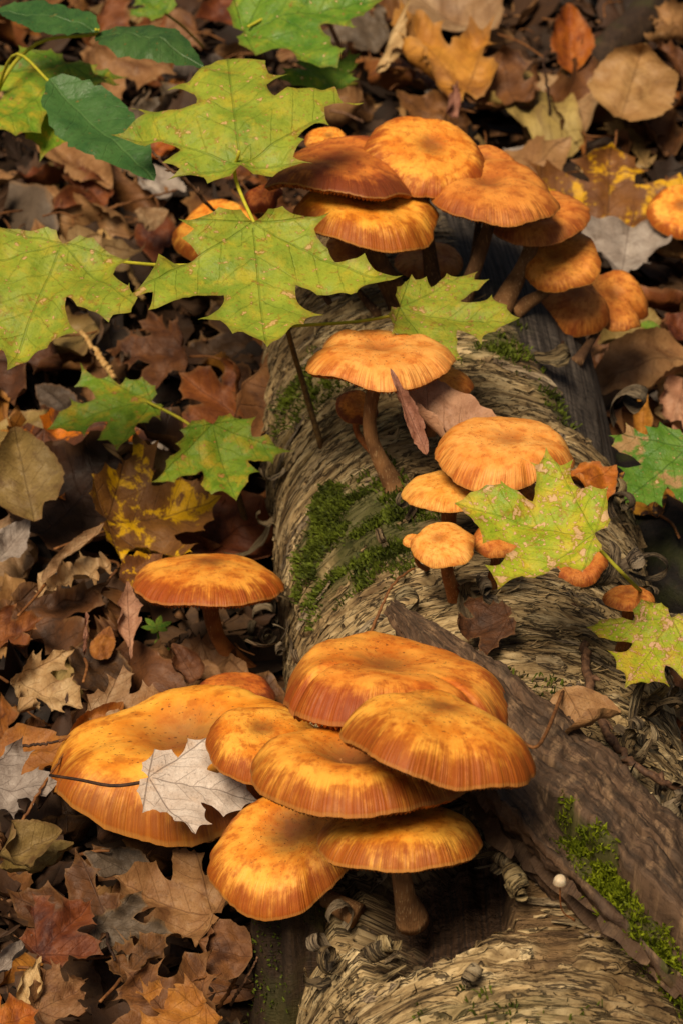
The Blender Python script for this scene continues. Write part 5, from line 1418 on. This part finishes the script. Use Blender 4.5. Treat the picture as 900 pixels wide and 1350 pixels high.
# G: torn dark leaf at the right
hb = hit(930, 700, False); h1 = at_z(915, 640, 0.06); h2 = at_z(908, 596, 0.09)
RG = plant('maple_seedling', 'maple seedling with a dark green leaf torn and tan at one side', hb, [h1, h2], 0.0012, 'petiole_green')
green_leaf(RG, 'maple', 'green_tan', (906, 590), (818, 668), 0.10, 28, 0, 1.0, 661, [h2], (), 0.05)
# H: yellow leaf end at the left margin
leaf('bright yellow leaf end at the left margin under the big green leaf', 'ovate', 'yellow', (-26, 462), (22, 405), 0.15, 25, 0, 1.0, (), 0.1, 0.1, 0.05, 671, 0.07, group='fallen leaves')
leaf('small dark green curled leaf right of the torn mushroom', 'ovate', 'green_deep', (842, 428), (874, 440), 0.04, 20, 0, .9, (B2(0, 0, 4),), 0.1, 0.1, 0.05, 672, 0.09, group='fallen leaves')
# I: tiny sprout
ib = hit(200, 900, False); i1 = at_y(212, 862, ib[1]); i2 = at_y(207, 828, ib[1] - 0.004)
RI = plant('bedstraw_sprout', 'tiny fresh green sprout with whorled leaves left of the front cluster', ib, [i1, i2], 0.0006, 'shoot', 'sprout')
for c_, ln, ns in ((i1, 0.0085, 4), (i2, 0.0075, 6)):
    for k in range(ns):
        a = k * 2 * PI / ns + 0.3
        d = nrm(np.array([math.cos(a), math.sin(a), 0.25]))
        me = leaf_mesh('leaf', 'small', ln, 1.0, (), 0.1, 0.05, 0.03, 700 + k, 0.16, 0.0); me.materials.append(LM['green_leaflet'] if 'green_leaflet' in LM else LM['green_deep'])
        o = link('leaf', me, RI); o.matrix_basis = Matrix.Translation(RI.location).inverted() @ frame(c_, c_ + d, np.array([0, -0.3, 1.0]))

# ------------------------------------------------------------------ twigs, stalks, crumbs
def twig(label, pts, r, mat='twig', rough=0.25, seed=0, name='twig', cat='twig', buds=0, group='twigs and dry stalks'):
    P = bez(pts, 40); rng = np.random.RandomState(seed); P = P + rng.normal(0, r * 0.25, P.shape)
    V, F = tube_geo(P, np.linspace(r, r * 0.65, 40), 8, rough, seed)
    loc = P[0]; o = link(name, mesh(name, V - loc, F, MAT[mat]), loc=loc); tag(o, label, cat, group)
    for k in range(buds):
        i = int((k + 0.5) / buds * 38) + 1; d = nrm(rng.normal(0, 1, 3)); q = P[i]
        Q = np.array([q, q + d * r * 1.6, q + d * r * 2.6 + (P[i] - P[i - 1]) * 0.6]); V, F = tube_geo(Q, [r * 0.8, r * 0.7, r * 0.2], 6)
        link('bud', mesh('bud', V - loc, F, MAT[mat]), o)
    return o
hz = lambda p, dz: hit(*p) + np.array([0, 0, dz])
twig('dark knobbly twig lying on the bark right of the wood slab', [hz((768, 862), .006), hz((778, 930), .006), hz((808, 1000), .007), hz((855, 1055), .012), hz((905, 1100), .02)], 0.0019, seed=1, buds=9)
twig('dry twig with a bud tip reaching towards the orange mushroom', [at_z(300, 296, .15), at_z(268, 262, .17), at_z(240, 232, .185), at_z(222, 222, .19), at_z(200, 197, .195)], 0.0010, seed=2, buds=5)
twig('thin dark stalk standing in the far litter', [at_z(726, 215, .01), at_z(724, 140, .045), at_z(716, 85, .07), at_z(720, 66, .075)], 0.0009, 'petiole_dark', seed=3)
twig('tan grass stalk behind the small green maple leaves', [at_z(152, 500, .05), at_z(130, 468, .055), at_z(108, 438, .055)], 0.0017, 'twig_tan', seed=4, rough=0.1)
twig('thin orange brown stalk arching on the log beside moss', [hz((486, 845), .002), hz((515, 795), .008), hz((545, 757), .003)], 0.0007, 'petiole', seed=5, rough=0.1)
twig('straight orange brown stalk leaning at the rotten stump', [at_z(288, 1330, .02), at_z(320, 1275, .045), at_z(342, 1228, .055)], 0.0008, 'petiole', seed=6, rough=0.1)
twig('grey stalk leaning at the foot of the rotten stump', [at_z(304, 1325, .02), at_z(322, 1295, .04), at_z(340, 1262, .05)], 0.0006, 'twig', seed=7, rough=0.1)
twig('brown stalk crossing the pale leaf at the left margin', [at_z(20, 1100, .05), at_z(55, 1040, .06), at_z(98, 975, .06)], 0.0007, 'petiole', seed=8, rough=0.1)
twig('dark stalk under the funnel mushroom', [at_z(20, 985, .05), at_z(60, 980, .055), at_z(106, 972, .055)], 0.0007, 'petiole_dark', seed=9, rough=0.1)
twig('slender brown twig across the litter behind the green leaves', [at_z(118, 285, .03), at_z(160, 270, .035), at_z(235, 250, .035)], 0.0010, 'petiole', seed=10)
twig('short brown twig beside the leaf litter left of the far cluster', [at_z(135, 305, .03), at_z(165, 345, .035), at_z(190, 395, .03)], 0.0022, 'twig_tan', seed=11)
twig('brown twig fork behind the largest far mushroom', [at_z(436, 145, .05), at_z(455, 150, .05), at_z(478, 160, .05)], 0.0009, 'twig', seed=12)
twig('brown stalk in front of the dead branch', [at_z(700, 108, .03), at_z(735, 125, .035), at_z(775, 150, .035)], 0.0010, 'petiole', seed=13)
twig('pale straw at the far right corner', [at_z(870, 30, .03), at_z(890, 48, .03), at_z(915, 66, .03)], 0.0014, 'twig_tan', seed=14)
twig('pale stalk at the far edge of the litter', [at_z(535, -12, .03), at_z(528, 20, .03), at_z(548, 42, .03)], 0.0010, 'twig_tan', seed=15)
twig('dark stalk crossing the large tan leaf', [at_z(140, 1200, .045), at_z(142, 1240, .05), at_z(152, 1266, .05)], 0.0007, 'petiole_dark', seed=16, rough=.1)
twig('thin brown stalk on the orange tan leaf', [at_z(222, 1305, .05), at_z(255, 1292, .058), at_z(292, 1284, .055)], 0.0006, 'petiole', seed=17, rough=.1)
twig('stalk lying over the reddish brown maple leaf', [at_z(48, 1232, .055), at_z(80, 1222, .058), at_z(108, 1210, .058)], 0.0006, 'petiole_dark', seed=18, rough=.1)

def crumbs():
    rng = np.random.RandomState(17); VV, FF, n = [], [], 0
    T = np.array([[1, 1, 1], [1, -1, -1], [-1, 1, -1], [-1, -1, 1]], float); TF = np.array([[0, 1, 2], [0, 3, 1], [0, 2, 3], [1, 3, 2]])
    for k in range(6500):
        x, y = rng.uniform(-0.4, 0.4), rng.uniform(0.78, 2.1); z = float(0)
        u, ph, rr = log_uv(np.array([x, y, 0.01]))
        if rr < LR * 0.9: continue
        sc = rng.uniform(0.0006, 0.003) * np.array([1, rng.uniform(0.3, 3), 0.5])
        a = rng.uniform(0, 6.28); c, s = math.cos(a), math.sin(a)
        P = T * sc * rng.uniform(0.6, 1.3, (4, 3)); P = P @ np.array([[c, s, 0], [-s, c, 0], [0, 0, 1]])
        VV.append(P + np.array([x, y, rng.uniform(0.004, 0.02)])); FF.append(TF + n); n += 4
    V = np.concatenate(VV); V[:, 2] += ground_z(V[:, 0], V[:, 1])
    tag(link('litter_crumbs', mesh('litter_crumbs', V, np.concatenate(FF), MAT['crumb'], smooth=False)), 'brown crumbs of leaf and bark strewn over the soil', 'crumbs', kind='stuff')
crumbs()
def dry_stalks():
    rng = np.random.RandomState(41); VV, FF, n = [], [], 0
    for k in range(520):
        x, y = rng.uniform(-0.4, 0.4), rng.uniform(0.78, 2.1)
        u, ph, rr = log_uv(np.array([x, y, 0.03]))
        if rr < LR * 1.08 and U0 < u < U1: continue
        a = rng.uniform(0, 6.28); L = rng.uniform(0.008, 0.03); d = np.array([math.cos(a), math.sin(a), rng.normal(0, 0.15)])
        s = np.array([-d[1], d[0], 0]); z = float(ground_z(x, y)) + rng.uniform(0.012, 0.04)
        c = np.array([x, y, z]); b = rng.normal(0, 0.2)
        P = np.array([c - d * L * 0.5, c + s * b * L + np.array([0, 0, 0.1 * L]), c + d * L * 0.5])
        V, F = tube_geo(bez(P, 6), rng.uniform(0.0003, 0.0007), 5)
        VV.append(V); FF += [tuple(i + n for i in f) for f in F]; n += len(V)
    tag(link('dry_stalks', mesh('dry_stalks', np.concatenate(VV), FF, MAT['petiole'])), 'thin dry brown stalks and needles strewn over the litter', 'stalks', kind='stuff')
dry_stalks()
